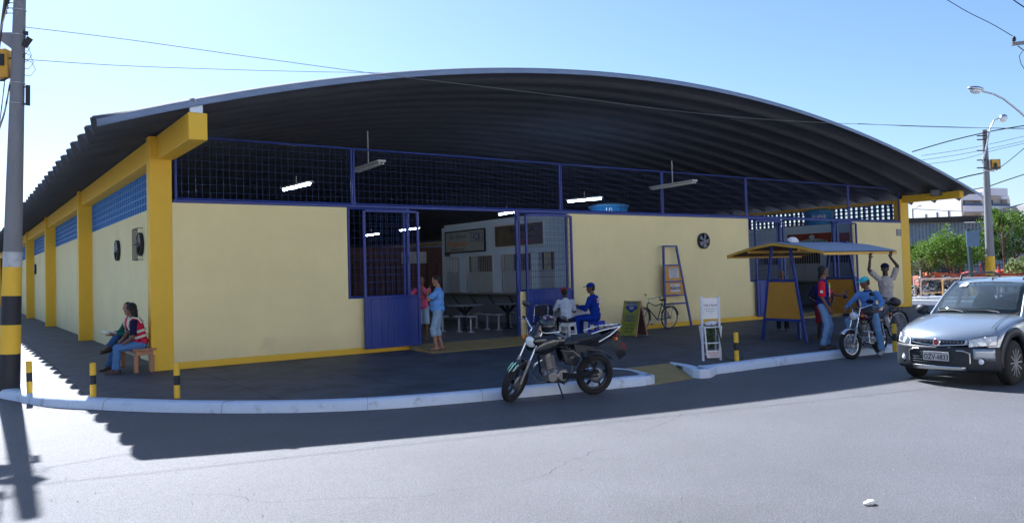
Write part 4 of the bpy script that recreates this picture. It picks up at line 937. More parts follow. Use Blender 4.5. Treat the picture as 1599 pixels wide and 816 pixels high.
# green sandwich board
sb = thing('sandwich_board', 'olive green folding pavement board with dark panels, beside the bicycle', 'sign', (11.72,-1.45,0), R(8)); sb.scale = (.92,.78,.95)
m_sbg = mat('olive_board_face',(0.30,0.33,0.05),0.5,0.35,6); m_sbw = mat('pale_wood_edge',(0.45,0.28,0.14),0.6,0.2)
dpt = Matrix.Rotation(R(26),3,'Z'); H_ = .98
def sbp(u_, v_, side): # u across (-.3..+.3), v up 0..1
    return V((-.0+side*(.26*(1-v_)), u_, H_*v_))
# panels face -x (towards camera side) and +x
for side, nm in ((-1,'front'),(1,'back')):
    m = MB(); P_ = [sbp(u_,v_,side) for u_, v_ in ((.34,.03),(-.34,.03),(-.34,1),(.34,1))]; m.prism(P_, (side*-.012,0,0)); o = m.build('panel', m_sbg if side<0 else mat('board_inside_brown',(0.10,0.05,0.06),0.6,0.2), sb)
    e = MB()
    for u_ in (-.35,.35): e.bar(sbp(u_,0,side),sbp(u_,1.01,side),.028,.028)
    e.build('edge_batten', m_sbw, o)
    if side < 0:
        nn = V((-.97,0,.26)).normalized(); upv = (sbp(0,1,-1)-sbp(0,0,-1)).normalized(); xd = V((0,-1,0))
        def q_(u_, v_): return sbp(u_,v_,-1)+nn*.008
        g_ = MB(); g_.add([q_(.22,.95),q_(-.22,.95),q_(-.22,.84),q_(-.27,.80),q_(0,.66),q_(.27,.80),q_(.22,.84)],[tuple(range(7))]); g_.build('dark_shield', m_inkb, o)
        g_ = MB(); g_.text('ALMOCO', q_(0,.89)+nn*.004, xd, upv, .10); g_.text('R$8', q_(0,.80)+nn*.004, xd, upv, .12); g_.build('lettering', m_white, o)
        g_ = MB(); g_.text('Sucos', q_(.02,.57)+nn*.004, xd, upv, .17, italic=.2, bold=.01); g_.text('e lanches', q_(0,.46)+nn*.004, xd, upv, .13, bold=.01); g_.build('lettering', m_inkb, o)
        g_ = MB()
        for i, s_ in enumerate(('Arroz feijao','Carne frango','Suco caldo')): g_.text(s_, q_(0,.32-.09*i)+nn*.004, xd, upv, .085)
        g_.build('lettering', m_inkk, o)

# white plant stand with sign
ps = thing('plant_stand', 'white pipe stand with a lettered white sign above a crate of leafy herbs', 'plant stand', (8.63,-6.80,0), math.atan2(-.17,.30))
m_pipe = mat('white_pipe',(0.70,0.73,0.80),0.4,0.05,5)
for x in (-.17,.17): m = MB(); m.tube([(x*(1.0),0,0),(x*1.0,0,1.21)],.024,10); m.ell((x,0,1.21),.027,.027,.015); m.build('post', m_pipe, ps)
m = MB(); m.box(-.145,.145,-.012,.012,.80,1.19); o = m.build('sign_panel', m_white, ps)
t_ = MB(); t_.text('Vida e Saude', (0,-.014,1.055),(1,0,0),(0,0,1),.052,bold=.012); t_.build('lettering', mat('sign_ink_purple',(0.14,0.02,0.16),0.5,0), o)
t_ = MB(); t_.text('plantas medicinais, ervas', (0,-.014,.985),(1,0,0),(0,0,1),.024); t_.text('mudas e temperos', (0,-.014,.945),(1,0,0),(0,0,1),.024); t_.text('naturais', (0,-.014,.915),(1,0,0),(0,0,1),.02); t_.build('lettering', m_inkk, o)
m = MB()
for x in (-.145,.145):
    for y in (-.10,.14): m.bar((x*.80,y*.8,.10),(x*1.12,y*1.2,.66),.016,.03)
for z, kx in ((.12,.80),(.34,.96),(.64,1.10)):
    for y in (-.10,.14): m.bar((-.145*kx,y*kx,z),(.145*kx,y*kx,z),.012,.022)
    for x in (-.145,.145): m.bar((x*kx,-.10*kx,z),(x*kx,.14*kx,z),.012,.022)
m.build('crate', m_pipe, ps)
m = MB(); m.box(-.12,.12,-.085,-.078,.06,.20); o = m.build('low_notice', m_white, ps); t_ = MB(); t_.text('VENDE-SE', (0,-.088,.15),(1,0,0),(0,0,1),.05); t_.text('MUDAS', (0,-.088,.10),(1,0,0),(0,0,1),.045); t_.build('lettering', m_inkr, o)
m_herb = mat('herb_leaf',(0.045,0.09,0.03),0.6,0.35,20); m_herb2 = mat('drooping_vine',(0.06,0.07,0.03),0.7,0.3,20)
random.seed(3); m = MB()
for i in range(420):
    a = random.uniform(0,6.28); r_ = random.uniform(0,.12); z = random.uniform(.25,.70); c = V((r_*math.cos(a)*(1+.3*z), r_*math.sin(a)+.02, z)); d = V((random.uniform(-.6,.6),random.uniform(-.6,.6),random.uniform(-1,.8))).normalized(); e, f_ = frame(d); L_ = random.uniform(.04,.11); w_ = L_*.12
    m.add([c, c+d*L_*.5+e*w_, c+d*L_, c+d*L_*.5-e*w_],[(0,1,2,3)])
m.build('herb_bunch', m_herb, ps)
m = MB(); m.tube([(.10,-.12,.62),(.13,-.16,.40),(.14,-.20,.20),(.20,-.24,.05),(.34,-.22,.02),(.48,-.12,.02),(.60,-.05,.03)],.014,6)
for i in range(60):
    t0 = random.random(); c = V((.10+.5*t0**2,-.12-.12*math.sin(t0*3),.62*(1-t0)**1.5+.03)); d = V((random.uniform(-1,1),random.uniform(-1,1),random.uniform(-.5,.5))).normalized(); e, f_ = frame(d); m.add([c, c+d*.03+e*.01, c+d*.06, c+d*.03-e*.01],[(0,1,2,3)])
m.build('drooping_vine', m_herb2, ps)
m = MB(); m.ell((0,0.02,.70),.12,.09,.05); m.ell((.06,0.0,.72),.06,.06,.04); m.build('plastic_wrap', m_pipe, ps, remesh=.01)

# ================================================================== bollards
m_by = m_yellow; fb = None
def stripes_cyl(t, r, zs, mats, names, n=18, r2=None):
    for (a, b_), mt, nm in zip(zip(zs, zs[1:]), mats, names):
        m = MB(); m.cyl((0,0,a),(0,0,b_),r,r,n); m.build(nm, mt, t)
for (u, v), lab, lean in (((277,621),'third from the left, before the cream wall',0),((146,619.5),'second from the left, before the seated pair',0),((47,614),'leftmost whole one, standing in the sunlit strip beside the pole',-.02),
                    ((-3,597),'cut by the left edge behind the pole',0),((1151,563),'right of the white plant stand',0),((1398,547),'behind the rear wheel of the ridden motorcycle',0)):
    p = G(u, v)
    if fb is None:
        o = fb = thing('bollard', '', 'bollard', tuple(p), 0, 'yellow and black striped bollards along the kerb')
        stripes_cyl(o, .045, [-.02,.20,.345,.52], [m_by,m_black,m_by], ['yellow_band','black_band','yellow_band'])
        m = MB(); m.lathe((0,0,.52),(0,0,1),[(0,.045),(.012,.04),(.018,.02)],18); m.build('cap', m_by, o)
    else: o = copy_tree(fb); o.location = p
    o.rotation_euler.y = lean
    o['label'] = 'yellow and black striped bollard, '+lab

# ================================================================== motorcycles
m_tyre = mat('tyre_rubber',(0.02,0.02,0.021),0.8,0.15,30,0.4,90); m_mblk = mat('black_lacquer',(0.010,0.011,0.016),0.12,0.05,5,spec=.6,coat=.6); m_mred = mat('dark_red_lacquer',(0.10,0.008,0.012),0.15,0.1,5,coat=.6)
m_eng = mat('engine_alloy',(0.30,0.30,0.31),0.5,0.15,20,metal=.85); m_saddle = mat('saddle_vinyl',(0.025,0.028,0.035),0.55,0.1,14,.15,60); m_lamp = mat('headlamp_glass',(0.80,0.85,0.88),0.08,0.05,12,spec=.8)
m_tail = mat('red_lens',(0.35,0.01,0.01),0.2,0); m_amb = mat('amber_lens',(0.75,0.20,0.02),0.2,0); m_mgreen = mat('claw_green',(0.45,0.85,0.65),0.4,0)
def wheel(parent, r, hub, spoked, name, T, nm_t='tyre'):
    m = MB(); m.T = T; m.torus((0,0,0),(0,1,0),r-.045,.050,40,12); 
    o = m.build('wheel', m_tyre, parent); q = MB(); q.T = T
    q.torus((0,0,0),(0,1,0),r-.092,.017,40,8,squash=1.6)
    q.cyl((0,-.05,0),(0,.05,0),.05,n=16)
    if spoked:
        for i in range(28):
            a = 2*math.pi*i/28; s_ = 1 if i % 2 else -1; q.cyl((.045*math.cos(a+.5*s_),.03*s_,.045*math.sin(a+.5*s_)),((r-.095)*math.cos(a),0,(r-.095)*math.sin(a)),.0028,n=5,caps=False)
    else:
        for i in range(5):
            a = 2*math.pi*i/5+.3; q.bar((.04*math.cos(a),0,.04*math.sin(a)),((r-.09)*math.cos(a+.12),0,(r-.09)*math.sin(a+.12)),.035,.03,V((0,1,0)))
    q.build('rim', m_chrome if spoked else m_mblk, o)
    q = MB(); q.T = T; q.lathe((0,.045,0),(0,1,0),[(0,.115),(.006,.115),(.008,.05)],26) if not spoked else q.lathe((0,-.06,0),(0,1,0),[(0,.07),(.12,.07)],20); q.build('brake_disc', m_eng, o); return o
def motorcycle(label, loc, rotz, steer, lean, tank_m, spoked, visor, claw, rack, guard, plate=True):
    t = thing('motorcycle', label, 'motorcycle', loc, 0); t.rotation_mode = 'XYZ'
    t.rotation_euler = (Matrix.Rotation(rotz,3,'Z')@Matrix.Rotation(lean,3,'X')).to_euler()
    Rr = .295; RW = V((-.64,0,Rr)); FW = V((.64,0,Rr))
    wheel(t, Rr, .05, spoked, 'wheel', Matrix.Translation(RW))
    # steering group: rotate about raked axis through head
    hd = V((.34,0,.86)); ax = V((-.44,0,1)).normalized(); ST = Matrix.Translation(hd)@Matrix.Rotation(steer,4,ax)@Matrix.Translation(-hd)
    wheel(t, Rr, .05, spoked, 'wheel', ST@Matrix.Translation(FW))
    def SB(): q = MB(); q.T = ST; return q
    for s_ in (-.085,.085):
        q = SB(); q.cyl(V((.64,s_,Rr)),V((.50,s_,Rr+.33)),.024,n=12); q.build('fork_slider', m_eng, t)
        q = SB(); q.cyl(V((.50,s_,Rr+.31)),V((.325,s_,Rr+.70)),.015,n=10); q.build('fork_tube', m_chrome, t)
    q = SB(); N = 12; vs = []
    for i in range(N+1):
        a = math.radians(150-105*i/N)
        for j in range(7): b_ = (j/6-.5)*2; vs.append(V((.64,0,Rr))+V((math.cos(a)*(Rr+.035-.02*b_*b_), b_*.062, math.sin(a)*(Rr+.035-.03*b_*b_))))
    q.s = True; q.add(vs, [(i*7+j,(i+1)*7+j,(i+1)*7+j+1,i*7+j+1) for i in range(N) for j in range(6)]); fd = q.build('front_mudguard', m_mblk if not spoked else m_chrome, t, solid=.004)
    if claw:
        q = SB()
        for dy in (-.042,0,.042):
            pts = []
            for i in range(6):
                a = math.radians(74-(26 if dy else 34)*i/5); jog = (.004 if i % 2 else -.003); pts.append(V((.64,0,Rr))+V((math.cos(a)*(Rr+.039-.02*(dy/.06)**2), dy+jog, math.sin(a)*(Rr+.042-.03*(dy/.06)**2))))
            q.tube(pts, [.004,.009,.010,.009,.007,.002], 6)
        q.build('claw_mark', m_mgreen, fd)
    q = SB(); q.lathe(V((.40,0,.86)),V((1,0,-.12)),[(-.06,.03),(-.04,.075),(.03,.090),(.045,.088)],24); hl = q.build('headlight', m_mblk if not spoked else m_chrome, t)
    q = SB(); q.lathe(V((.445,0,.855)),V((1,0,-.12)),[(0,.082),(.018,.070),(.030,.04),(.034,.01)],24); q.build('lens', m_lamp, hl)
    if visor:
        q = SB(); q.s = True; vs = []
        for i in range(7):
            z = .90+.032*i
            for j in range(9): b_ = (j/8-.5)*2; vs.append((.44-.10*b_*b_-.022*i, b_*(.125-.010*i), z+.02*(1-b_*b_)))
        q.add(vs, [(i*9+j,(i+1)*9+j,(i+1)*9+j+1,i*9+j+1) for i in range(6) for j in range(8)]); q.build('cowl', m_mblk, t, solid=.004)
    for s_ in (-1,1):
        q = SB(); q.ell((.36,s_*.15,.84),.035,.03,.028,n=10,m=6); q.cyl((.34,s_*.08,.85),(.36,s_*.14,.845),.010,n=6); q.build('turn_signal', m_amb, t)
    q = SB(); q.tube([(.13,.36,1.03),(.20,.27,1.05),(.29,.13,1.00),(.30,0,.985),(.29,-.13,1.00),(.20,-.27,1.05),(.13,-.36,1.03)],.012,8); hb = q.build('handlebar', m_chrome, t)
    for s_ in (-1,1):
        q = SB(); q.cyl((.13,s_*.36,1.03),(.19,s_*.285,1.047),.018,n=10); q.build('grip', m_dark, hb)
        q = SB(); q.tube([(.22,s_*.24,1.05),(.24,s_*.27,1.15),(.22,s_*.30,1.24)],.006,6); q.ell((.215,s_*.32,1.265),.016,.065,.045); q.build('mirror', m_mblk, t)
        q = SB(); q.tube([(.21,s_*.25,1.04),(.23,s_*.33,1.03),(.18,s_*.40,1.02)],.006,5); q.build('lever', m_eng, hb)
    q = SB(); q.ell((.33,.035,1.0),.035,.04,.03); q.ell((.33,-.035,1.0),.035,.04,.03); q.build('instruments', m_mblk, t)
    # frame, tank, seat, tail
    q = MB(); q.tube([(.33,0,.86),(.28,0,.70),(.24,0,.40),(.12,0,.24),(-.18,0,.22),(-.28,0,.38),(-.30,0,.66)],.018,8); q.tube([(.33,0,.88),(.10,0,.80),(-.15,0,.74),(-.34,0,.72),(-.86,0,.82)],.018,8); q.build('frame', m_mblk, t)
    q = MB(); q.ell((.12,0,.86),.24,.135,.13,RY(.10)); q.ell((.02,0,.83),.20,.125,.11); q.ell((.20,0,.84),.14,.145,.10); tk = q.build('fuel_tank', tank_m, t, remesh=.012, smooth_it=3)
    q = MB(); q.lathe((.14,0,.975),(.05,0,1),[(0,.04),(.015,.036),(.018,.01)],14); q.build('filler_cap', m_chrome, tk)
    if not spoked:
        for s_ in (-1,1):
            q = MB(); q.ell((.20,s_*.145,.79),.21,.035,.105,RY(.35)); q.ell((.30,s_*.13,.86),.12,.04,.07); q.build('tank_shroud', m_mblk, t)
            q = MB(); q.add([(.28,s_*.158,.86),(.18,s_*.150,.90),(.05,s_*.140,.875),(.16,s_*.160,.84)],[(0,1,2,3)]); q.add([(.12,s_*.150,.965),(.02,s_*.125,.955),(-.06,s_*.12,.93),(.05,s_*.148,.94)],[(0,1,2,3)]); q.build('tank_decal', m_steel, tk, solid=.004)
    q = MB(); q.ell((-.16,0,.80),.20,.115,.055); q.ell((-.42,0,.845),.25,.125,.06,RY(.09)); q.ell((-.28,0,.79),.22,.11,.05); q.ell((-.60,0,.87),.12,.10,.045,RY(.12)); q.build('seat', m_saddle, t, remesh=.012, smooth_it=2)
    for s_ in (-1,1):
        q = MB(); q.prism([(-.22,s_*.125,.79),(-.55,s_*.135,.84),(-1.0,s_*.07,1.0),(-.95,s_*.07,.87),(-.60,s_*.125,.72),(-.26,s_*.125,.64)],(0,-s_*.02,0)); q.build('tail_panel', m_mblk, t, bevel=.006)
        q = MB(); q.prism([(-.02,s_*.11,.72),(-.22,s_*.13,.70),(-.34,s_*.13,.60),(-.28,s_*.13,.47),(-.10,s_*.12,.50)],(0,-s_*.03,0)); sp_ = q.build('side_cover', m_mblk if not spoked else tank_m, t, bevel=.012, seg=2)
        q = MB(); q.text('150' if not spoked else '125', (-.19,s_*.133,.60),(-s_,0,.1),(0,0,1),.05,depth=.004); q.build('cover_number', m_steel, sp_)
    if rack:
        for s_ in (-1,1):
            q = MB(); q.tube([(-.62,s_*.13,.80),(-.80,s_*.12,.88),(-.98,s_*.09,.99),(-1.03,s_*.05,1.005),(-1.03,0,1.005)],.014,8); q.tube([(-.50,s_*.12,.92),(-.62,s_*.13,.955),(-.80,s_*.12,.985),(-.98,s_*.09,1.0)],.011,8); q.build('grab_rail', m_chrome, t)
        q = MB()
        for x in (-.72,-.80,-.88,-.95): q.cyl((x,-.11,.982),(x,.11,.982),.007,n=6)
        q.build('luggage_rack', m_chrome, t)
    q = MB(); q.ell((-.95,0,.87),.045,.065,.035); q.build('tail_light', m_tail, t)
    for s_ in (-1,1): q = MB(); q.ell((-.90,s_*.14,.83),.028,.026,.024,n=10,m=6); q.cyl((-.90,s_*.05,.84),(-.90,s_*.12,.835),.008,n=6); q.build('turn_signal', m_amb, t)
    q = MB(); q.s = True; vs = []
    for i in range(9):
        a = math.radians(70+75*i/8)
        for j in range(5): b_ = (j/4-.5)*2; vs.append(RW+V((math.cos(a)*(Rr+.05), b_*.075, math.sin(a)*(Rr+.06-.02*b_*b_))))
    q.add(vs, [(i*5+j,(i+1)*5+j,(i+1)*5+j+1,i*5+j+1) for i in range(8) for j in range(4)]); rm = q.build('rear_mudguard', m_mblk, t, solid=.005)
    q = MB(); q.bar((-.93,0,.80),(-1.10,0,.52),.13,.012,V((0,1,0))); q.build('mudflap', m_mblk, rm)
    q = MB(); q.bar((-1.035,0,.72),(-1.10,0,.60),.17,.006,V((0,1,0))); q.build('plate', m_mred if not spoked else m_white, rm)
    # engine
    q = MB(); q.ell((.05,0,.36),.17,.11,.11); q.cyl((-.06,-.135,.35),(-.06,.135,.35),.085,n=20); q.cyl((.10,-.14,.34),(.10,.14,.34),.075,n=20); q.box(-.14,.16,-.09,.09,.27,.42); en = q.build('engine', m_eng, t, remesh=.010, smooth_it=1)
    q = MB()
    for i in range(8):
        c = V((.10+.006*i,0,.46+.024*i)); q.box(c.x-.075,c.x+.075,-.08,.08,c.z,c.z+.010)
    q.cyl((.10,0,.42),(.145,0,.66),.058,n=16); q.build('cylinder_fins', m_eng, en)
    q = MB(); q.tube([(.20,-.03,.56),(.30,-.04,.50),(.30,-.07,.34),(.20,-.11,.22),(-.05,-.14,.20),(-.25,-.15,.24)],.020,10); q.build('exhaust_pipe', m_chrome, t)
    q = MB(); q.lathe((-.22,-.16,.235),(-1,0,.17),[(0,.025),(.06,.045),(.48,.050),(.55,.035)],16); q.build('silencer', m_chrome, t)
    for s_ in (-1,1):
        q = MB(); q.bar((-.12,s_*.09,.30),(-.64,s_*.09,Rr),.045,.028); q.build('swingarm', m_mblk, t)
        q = MB(); q.cyl((-.60,s_*.12,.33),(-.44,s_*.12,.70),.012,n=8); q.torus((-.52,s_*.12,.515),(.16,0,.37),.026,.005,14,5) ; sh_ = q.build('shock_absorber', m_mblk, t)
        q = MB()
        for i in range(9): q.torus(V((-.575,s_*.12,.385)).lerp(V((-.47,s_*.12,.635)),i/8),(.16,0,.37),.027,.006,14,5)
        q.build('spring', m_mblk if not spoked else m_chrome, sh_)
        q = MB(); q.cyl((-.02,s_*.10,.27),(-.02,s_*.24,.27),.010,n=6); q.cyl((-.02,s_*.17,.27),(-.02,s_*.25,.27),.018,n=10); q.build('footrest', m_dark, t)
    q = MB(); q.prism([(-.05,.145,.40),(-.30,.145,.37),(-.62,.13,.40),(-.66,.13,.345),(-.30,.145,.30),(-.05,.145,.30)],(0,-.02,0)); q.build('chain_guard', m_mblk if not spoked else m_chrome, t, bevel=.004)
    if guard:
        q = MB()
        for z, w_ in ((.52,.25),(.40,.27),(.30,.25)): q.tube([(.26,-.06,z+.02),(.29,-w_*.8,z+.02),(.24,-w_,z),(.16,-w_*.95,z-.02)],.013,8); q.tube([(.26,.06,z+.02),(.29,w_*.8,z+.02),(.24,w_,z),(.16,w_*.95,z-.02)],.013,8)
        q.tube([(.28,-.20,.54),(.28,-.22,.30)],.012,6); q.tube([(.28,.20,.54),(.28,.22,.30)],.012,6); q.tube([(.28,-.05,.42),(.28,.05,.42)],.012,6)
        q.build('crash_bar', m_chrome, t)
    q = MB(); q.tube([(.0,.10,.24),(-.02,.20,.10),(-.03,.27,.012)],.012,8); q.ell((-.03,.275,.012),.03,.02,.008); q.build('side_stand', m_mblk, t)
    return t, ST
mo, ST = motorcycle('black motorcycle leaning on its side stand against the kerb with front wheel turned', (4.24,-7.52,ROAD), math.atan2(.31,-1.44), R(38), R(-7), m_mblk, False, True, True, True, False)
q = MB(); q.ell((0,0,0),.135,.125,.125,n=20,m=12); q.ell((.05,0,-.05),.10,.10,.085)
mo.scale = (1.06,)*3
hm_l = V((4.24,-7.52,ROAD)); Mo = Matrix.Rotation(math.atan2(.31,-1.44),3,'Z')@Matrix.Rotation(R(-7),3,'X')
hp = hm_l+Mo@V((.17,.03,1.165))
he = thing('helmet','black motorcycle helmet with pink and white stickers resting on the leaning motorcycle tank','helmet', tuple(hp), math.atan2(-.9,-.3))
q.build('helmet_shell', m_mblk, he, remesh=.009, smooth_it=2)
q = MB(); q.ell((.055,0,-.01),.098,.108,.050,n=20,m=8); q.build('visor', m_glassd, he)
q = MB()
for y, z, w_ in ((.03,.085,.05),(-.06,.07,.03),(.09,.05,.02)): q.ell((.07,y,z),.055,w_*.5,.018,n=8,m=5)
q.build('sticker', mat('sticker_pink_white',(0.65,0.35,0.45),0.3,0.6,25), he)
M2 = V((12.20,-7.80,ROAD)); M2r = math.atan2(-.10,-1)
motorcycle('dark red motorcycle with chrome crash bars ridden by the person in denim jacket', tuple(M2), M2r, R(-14), R(0), m_mred, True, False, False, False, True)
m_dj = cloth('denim_jacket',(0.13,0.26,0.58),0.2)
t, J, so_ = person('person in blue denim jacket and turquoise cap astride the dark red motorcycle', (M2.x,M2.y,ROAD), M2r,
    dict(pelvis=(-.24,0,.93), lean=.10, twist=.15, head=(.62,-.70,-.25), handL=(.14,.37,1.08), handR=(.16,-.34,1.06), elbowL=(-.5,.8,-.5), elbowR=(-.5,-.8,-.5), palmL=(.3,0,-1), palmR=(.3,0,-1), curlL=.9, curlR=.9,
         footL=(.06,.40,.085), kneeL=(1,.7,.4), footR=(.02,-.30,.38), kneeR=(1,-.6,.6)), 'brown', m_dj, 'long', cloth('pale_blue_jeans2',(0.24,0.38,0.60),0.2), 'long', m_shoew, 'short', cap=cloth('turquoise_cap',(0.10,0.52,0.62)), sc=.93)
g_ = MB(); g_.ell(J['C']+J['fw']*.115-J['s']*.05+J['lat']*.06,.04,.085,.05,J['B3']); g_.build('chest_pouch', m_navy, so_)
g_ = MB(); g_.ell(J['N'],.085,.10,.035,J['B3']); g_.build('collar', m_navy, so_, remesh=.01)
tag_b = MB(); tag_b.ell((0,0,0),.17,.13,.11); tag_b.ell((.06,.02,.07),.10,.10,.05); o = tag_b.build('black_bag', m_saddle, None, loc=(M2.x-.05,M2.y-.10,ROAD+.93), remesh=.012, smooth_it=2); tag(o,'black bag held on the lap of the motorcycle rider','bag')

# ================================================================== bicycles
def bicycle(label, loc, rotz, col, rack_bag=False, lean=0.0, steer=0.0):
    t = thing('bicycle', label, 'bicycle', loc, 0); t.rotation_euler = (Matrix.Rotation(rotz,3,'Z')@Matrix.Rotation(lean,3,'X')).to_euler()
    r = .335; mt = mat(*col)
    hd = V((.38,0,.80)); ax = V((-.35,0,1)).normalized(); ST = Matrix.Translation(hd)@Matrix.Rotation(steer,4,ax)@Matrix.Translation(-hd)
    for T in (Matrix.Translation(V((-.53,0,r))), ST@Matrix.Translation(V((.55,0,r)))):
        m = MB(); m.T = T; m.torus((0,0,0),(0,1,0),r-.018,.019,44,8); w_ = m.build('wheel', m_tyre, t)
        m = MB(); m.T = T; m.torus((0,0,0),(0,1,0),r-.042,.011,44,6)
        for i in range(28):
            a = 2*math.pi*i/28; s_ = 1 if i % 2 else -1; m.cyl((.02*math.cos(a+.6*s_),.025*s_,.02*math.sin(a+.6*s_)),((r-.045)*math.cos(a),0,(r-.045)*math.sin(a)),.0022,n=4,caps=False)
        m.cyl((0,-.045,0),(0,.045,0),.02,n=10); m.build('rim', m_steel, w_)
    m = MB(); BB = (-.06,0,.28); SC = (-.20,0,.76); HT = (.34,0,.82); HB = (.385,0,.68)
    m.tube([BB,SC],.016,8); m.tube([SC,(.05,0,.70),HT],.014,8); m.tube([BB,HB],.018,8); m.tube([HT,HB],.020,8)
    for s_ in (-.05,.05): m.tube([BB,(-.53,s_,r)],.010,6); m.tube([SC,(-.53,s_,r)],.009,6)
    m.build('frame', mt, t)
    for s_ in (-.05,.05): m = MB(); m.T = ST; m.tube([HB,(.42,s_,.62),(.55,s_,r)],.010,6); m.build('fork', mt, t)
    m = MB(); m.T = ST; m.tube([HT,(.325,0,.93)],.012,8); m.tube([(.12,.27,.98),(.24,.25,1.01),(.32,.12,.94),(.33,0,.93),(.32,-.12,.94),(.24,-.25,1.01),(.12,-.27,.98)],.011,8); hb = m.build('handlebar', m_chrome, t)
    for s_ in (-1,1): m = MB(); m.T = ST; m.cyl((.12,s_*.27,.98),(.22,s_*.255,1.005),.016,n=8); m.build('grip', m_dark, hb)
    m = MB(); m.ell((-.27,0,.87),.10,.085,.028); m.ell((-.17,0,.87),.09,.03,.024); m.tube([SC,(-.22,0,.86)],.012,6); m.build('saddle', m_dark, t)
    m = MB(); m.torus(BB,(0,1,0),.085,.006,26,5); m.cyl(BB,(.06,-.07,.15),.008,n=6); m.cyl(BB,(-.18,.07,.41),.008,n=6); cr = m.build('crankset', m_steel, t)
    for p in ((.06,-.10,.15),(-.18,.10,.41)): m = MB(); m.obox(p,.09,.07,.02); m.build('pedal', m_dark, cr)
    for T, a0, a1 in ((Matrix.Translation(V((-.53,0,r))),20,170),(ST@Matrix.Translation(V((.55,0,r))),50,190)):
        m = MB(); m.T = T; m.s = True; vs = []
        for i in range(15):
            a = math.radians(a0+(a1-a0)*i/14)
            for b_ in (-.028,0,.028): vs.append(((r+.025-abs(b_)*.4)*math.cos(a),b_,(r+.025-abs(b_)*.4)*math.sin(a)))
        m.add(vs, [(i*3+j,(i+1)*3+j,(i+1)*3+j+1,i*3+j+1) for i in range(14) for j in (0,1)]); m.build('mudguard', mt, t, solid=.002)
    m = MB()
    for s_ in (-.06,.06): m.tube([(-.25,s_,.73),(-.72,s_,.75)],.007,5); m.tube([(-.60,s_,.74),(-.53,s_,r)],.006,5)
    for x in (-.35,-.5,-.65,-.72): m.cyl((x,-.06,.745),(x,.06,.745),.006,n=5)
    m.build('luggage_rack', m_mblk, t); return t
bicycle('green roadster bicycle with rear rack leaning on the cream wall before the tall blue stand', (13.66,-0.36,0), R(178), ('bicycle_green',(0.02,0.06,0.05),0.4,0.1,6), lean=R(-6), steer=R(8))
bicycle('dark bicycle parked behind the ridden motorcycle under the raised kiosk roof edge', (14.05,-7.05,0), R(170), ('bicycle_dark',(0.03,0.02,0.04),0.4,0.1,6), lean=R(-6), steer=R(-25))
m = MB(); m.ell((0,0,0),.16,.11,.10); m.ell((-.06,0,.06),.09,.09,.06); m.ell((.10,.05,-.05),.10,.10,.06); tag(m.build('black_bag', m_saddle, None, loc=(14.62,-7.12,.86), remesh=.012, smooth_it=2),'black bag strapped on the rear rack of the dark bicycle','bag')
m = MB(); m.ell((0,0,0),.05,.035,.022,n=8,m=5); m.ell((-.03,.01,-.004),.04,.03,.016,n=7,m=5); tag(m.build('stone', mat('white_stone',(0.8,0.79,0.76),0.8,0.05), None, loc=tuple(G(1360,787,ROAD)+V((0,0,.018)))),'small white stone lying on the sunlit road in the foreground','stone')
random.seed(11); 
# ================================================================== silver car
m_car = mat('silver_car_paint',(0.36,0.41,0.46),0.28,0.0,metal=.55,coat=1.0,spec=.6); m_clad = mat('dark_car_plastic',(0.022,0.026,0.034),0.5,0.08,30,.06,150)
m_cglass = mat('tinted_car_glass',(0.45,0.55,0.58),0.01,0.0,trans=.92,spec=.8); m_int = mat('grey_car_interior',(0.10,0.10,0.11),0.8,0.1,6)
car = thing('car','silver station wagon with dark bumper, roof rails and Brazilian plate driving at the right edge','car',(10.01,-10.74,ROAD), R(182)); car.scale = (1.0,0.95,1.055)
def kx(x): return .36*max(0,min(1,(x+.5)/1.2))**1.3
SEC = [ # x, zb, zt, w, shoulder z
 (.800,.34,.60,.70,.56),(.785,.28,.665,.77,.60),(.74,.235,.735,.805,.66),(.64,.22,.80,.82,.73),(.45,.21,.862,.83,.79),(.15,.21,.915,.835,.84),(-.15,.21,.958,.84,.87),(-.45,.21,.99,.845,.89),(-.9,.21,.985,.845,.90),(-1.6,.21,.985,.845,.91),(-2.4,.21,.985,.845,.92),(-3.0,.22,.985,.835,.92),(-3.25,.25,.97,.80,.90),(-3.33,.34,.90,.70,.80)]
m = MB(); m.s = True; rows = []
for x, zb, zt, w_, zs in SEC:
    half = [(0,zb),(.5,zb),(w_*.9,zb+.01),(w_*.985,zb+.07),(w_,(zb+zs)/2),(w_*.995,zs-.02),(w_*.955,zs+(zt-zs)*.62),(w_*.80,zt-.004),(w_*.42,zt+.012),(0,zt+.018)]
    full = half+[(-y,z) for y, z in half[-2:0:-1]]
    rows.append([V((x-kx(x)*(abs(y)/.84)**2.6,y,z)) for y, z in full])
n_ = len(rows[0]); vs = [p for r in rows for p in r]
m.add(vs, [(i*n_+j,i*n_+(j+1)%n_,(i+1)*n_+(j+1)%n_,(i+1)*n_+j) for i in range(len(rows)-1) for j in range(n_)]+[tuple(range(n_)),tuple(range((len(rows)-1)*n_,len(rows)*n_))[::-1]])
body = m.build('body', m_car, car, sub=2)
cuts = []
for x in (0,-2.47):
    c = MB(); c.cyl((x,-1.2,.335),(x,1.2,.335),.385,n=40); co = c.build('c', m_clad, car); cuts.append(co)
    b_ = body.modifiers.new('b','BOOLEAN'); b_.operation='DIFFERENCE'; b_.object = co; b_.solver='EXACT'
dg = bpy.context.evaluated_depsgraph_get(); nm = bpy.data.meshes.new_from_object(body.evaluated_get(dg)); body.modifiers.clear(); body.data = nm
for p in nm.polygons: p.use_smooth = True
for c in cuts: bpy.data.objects.remove(c)
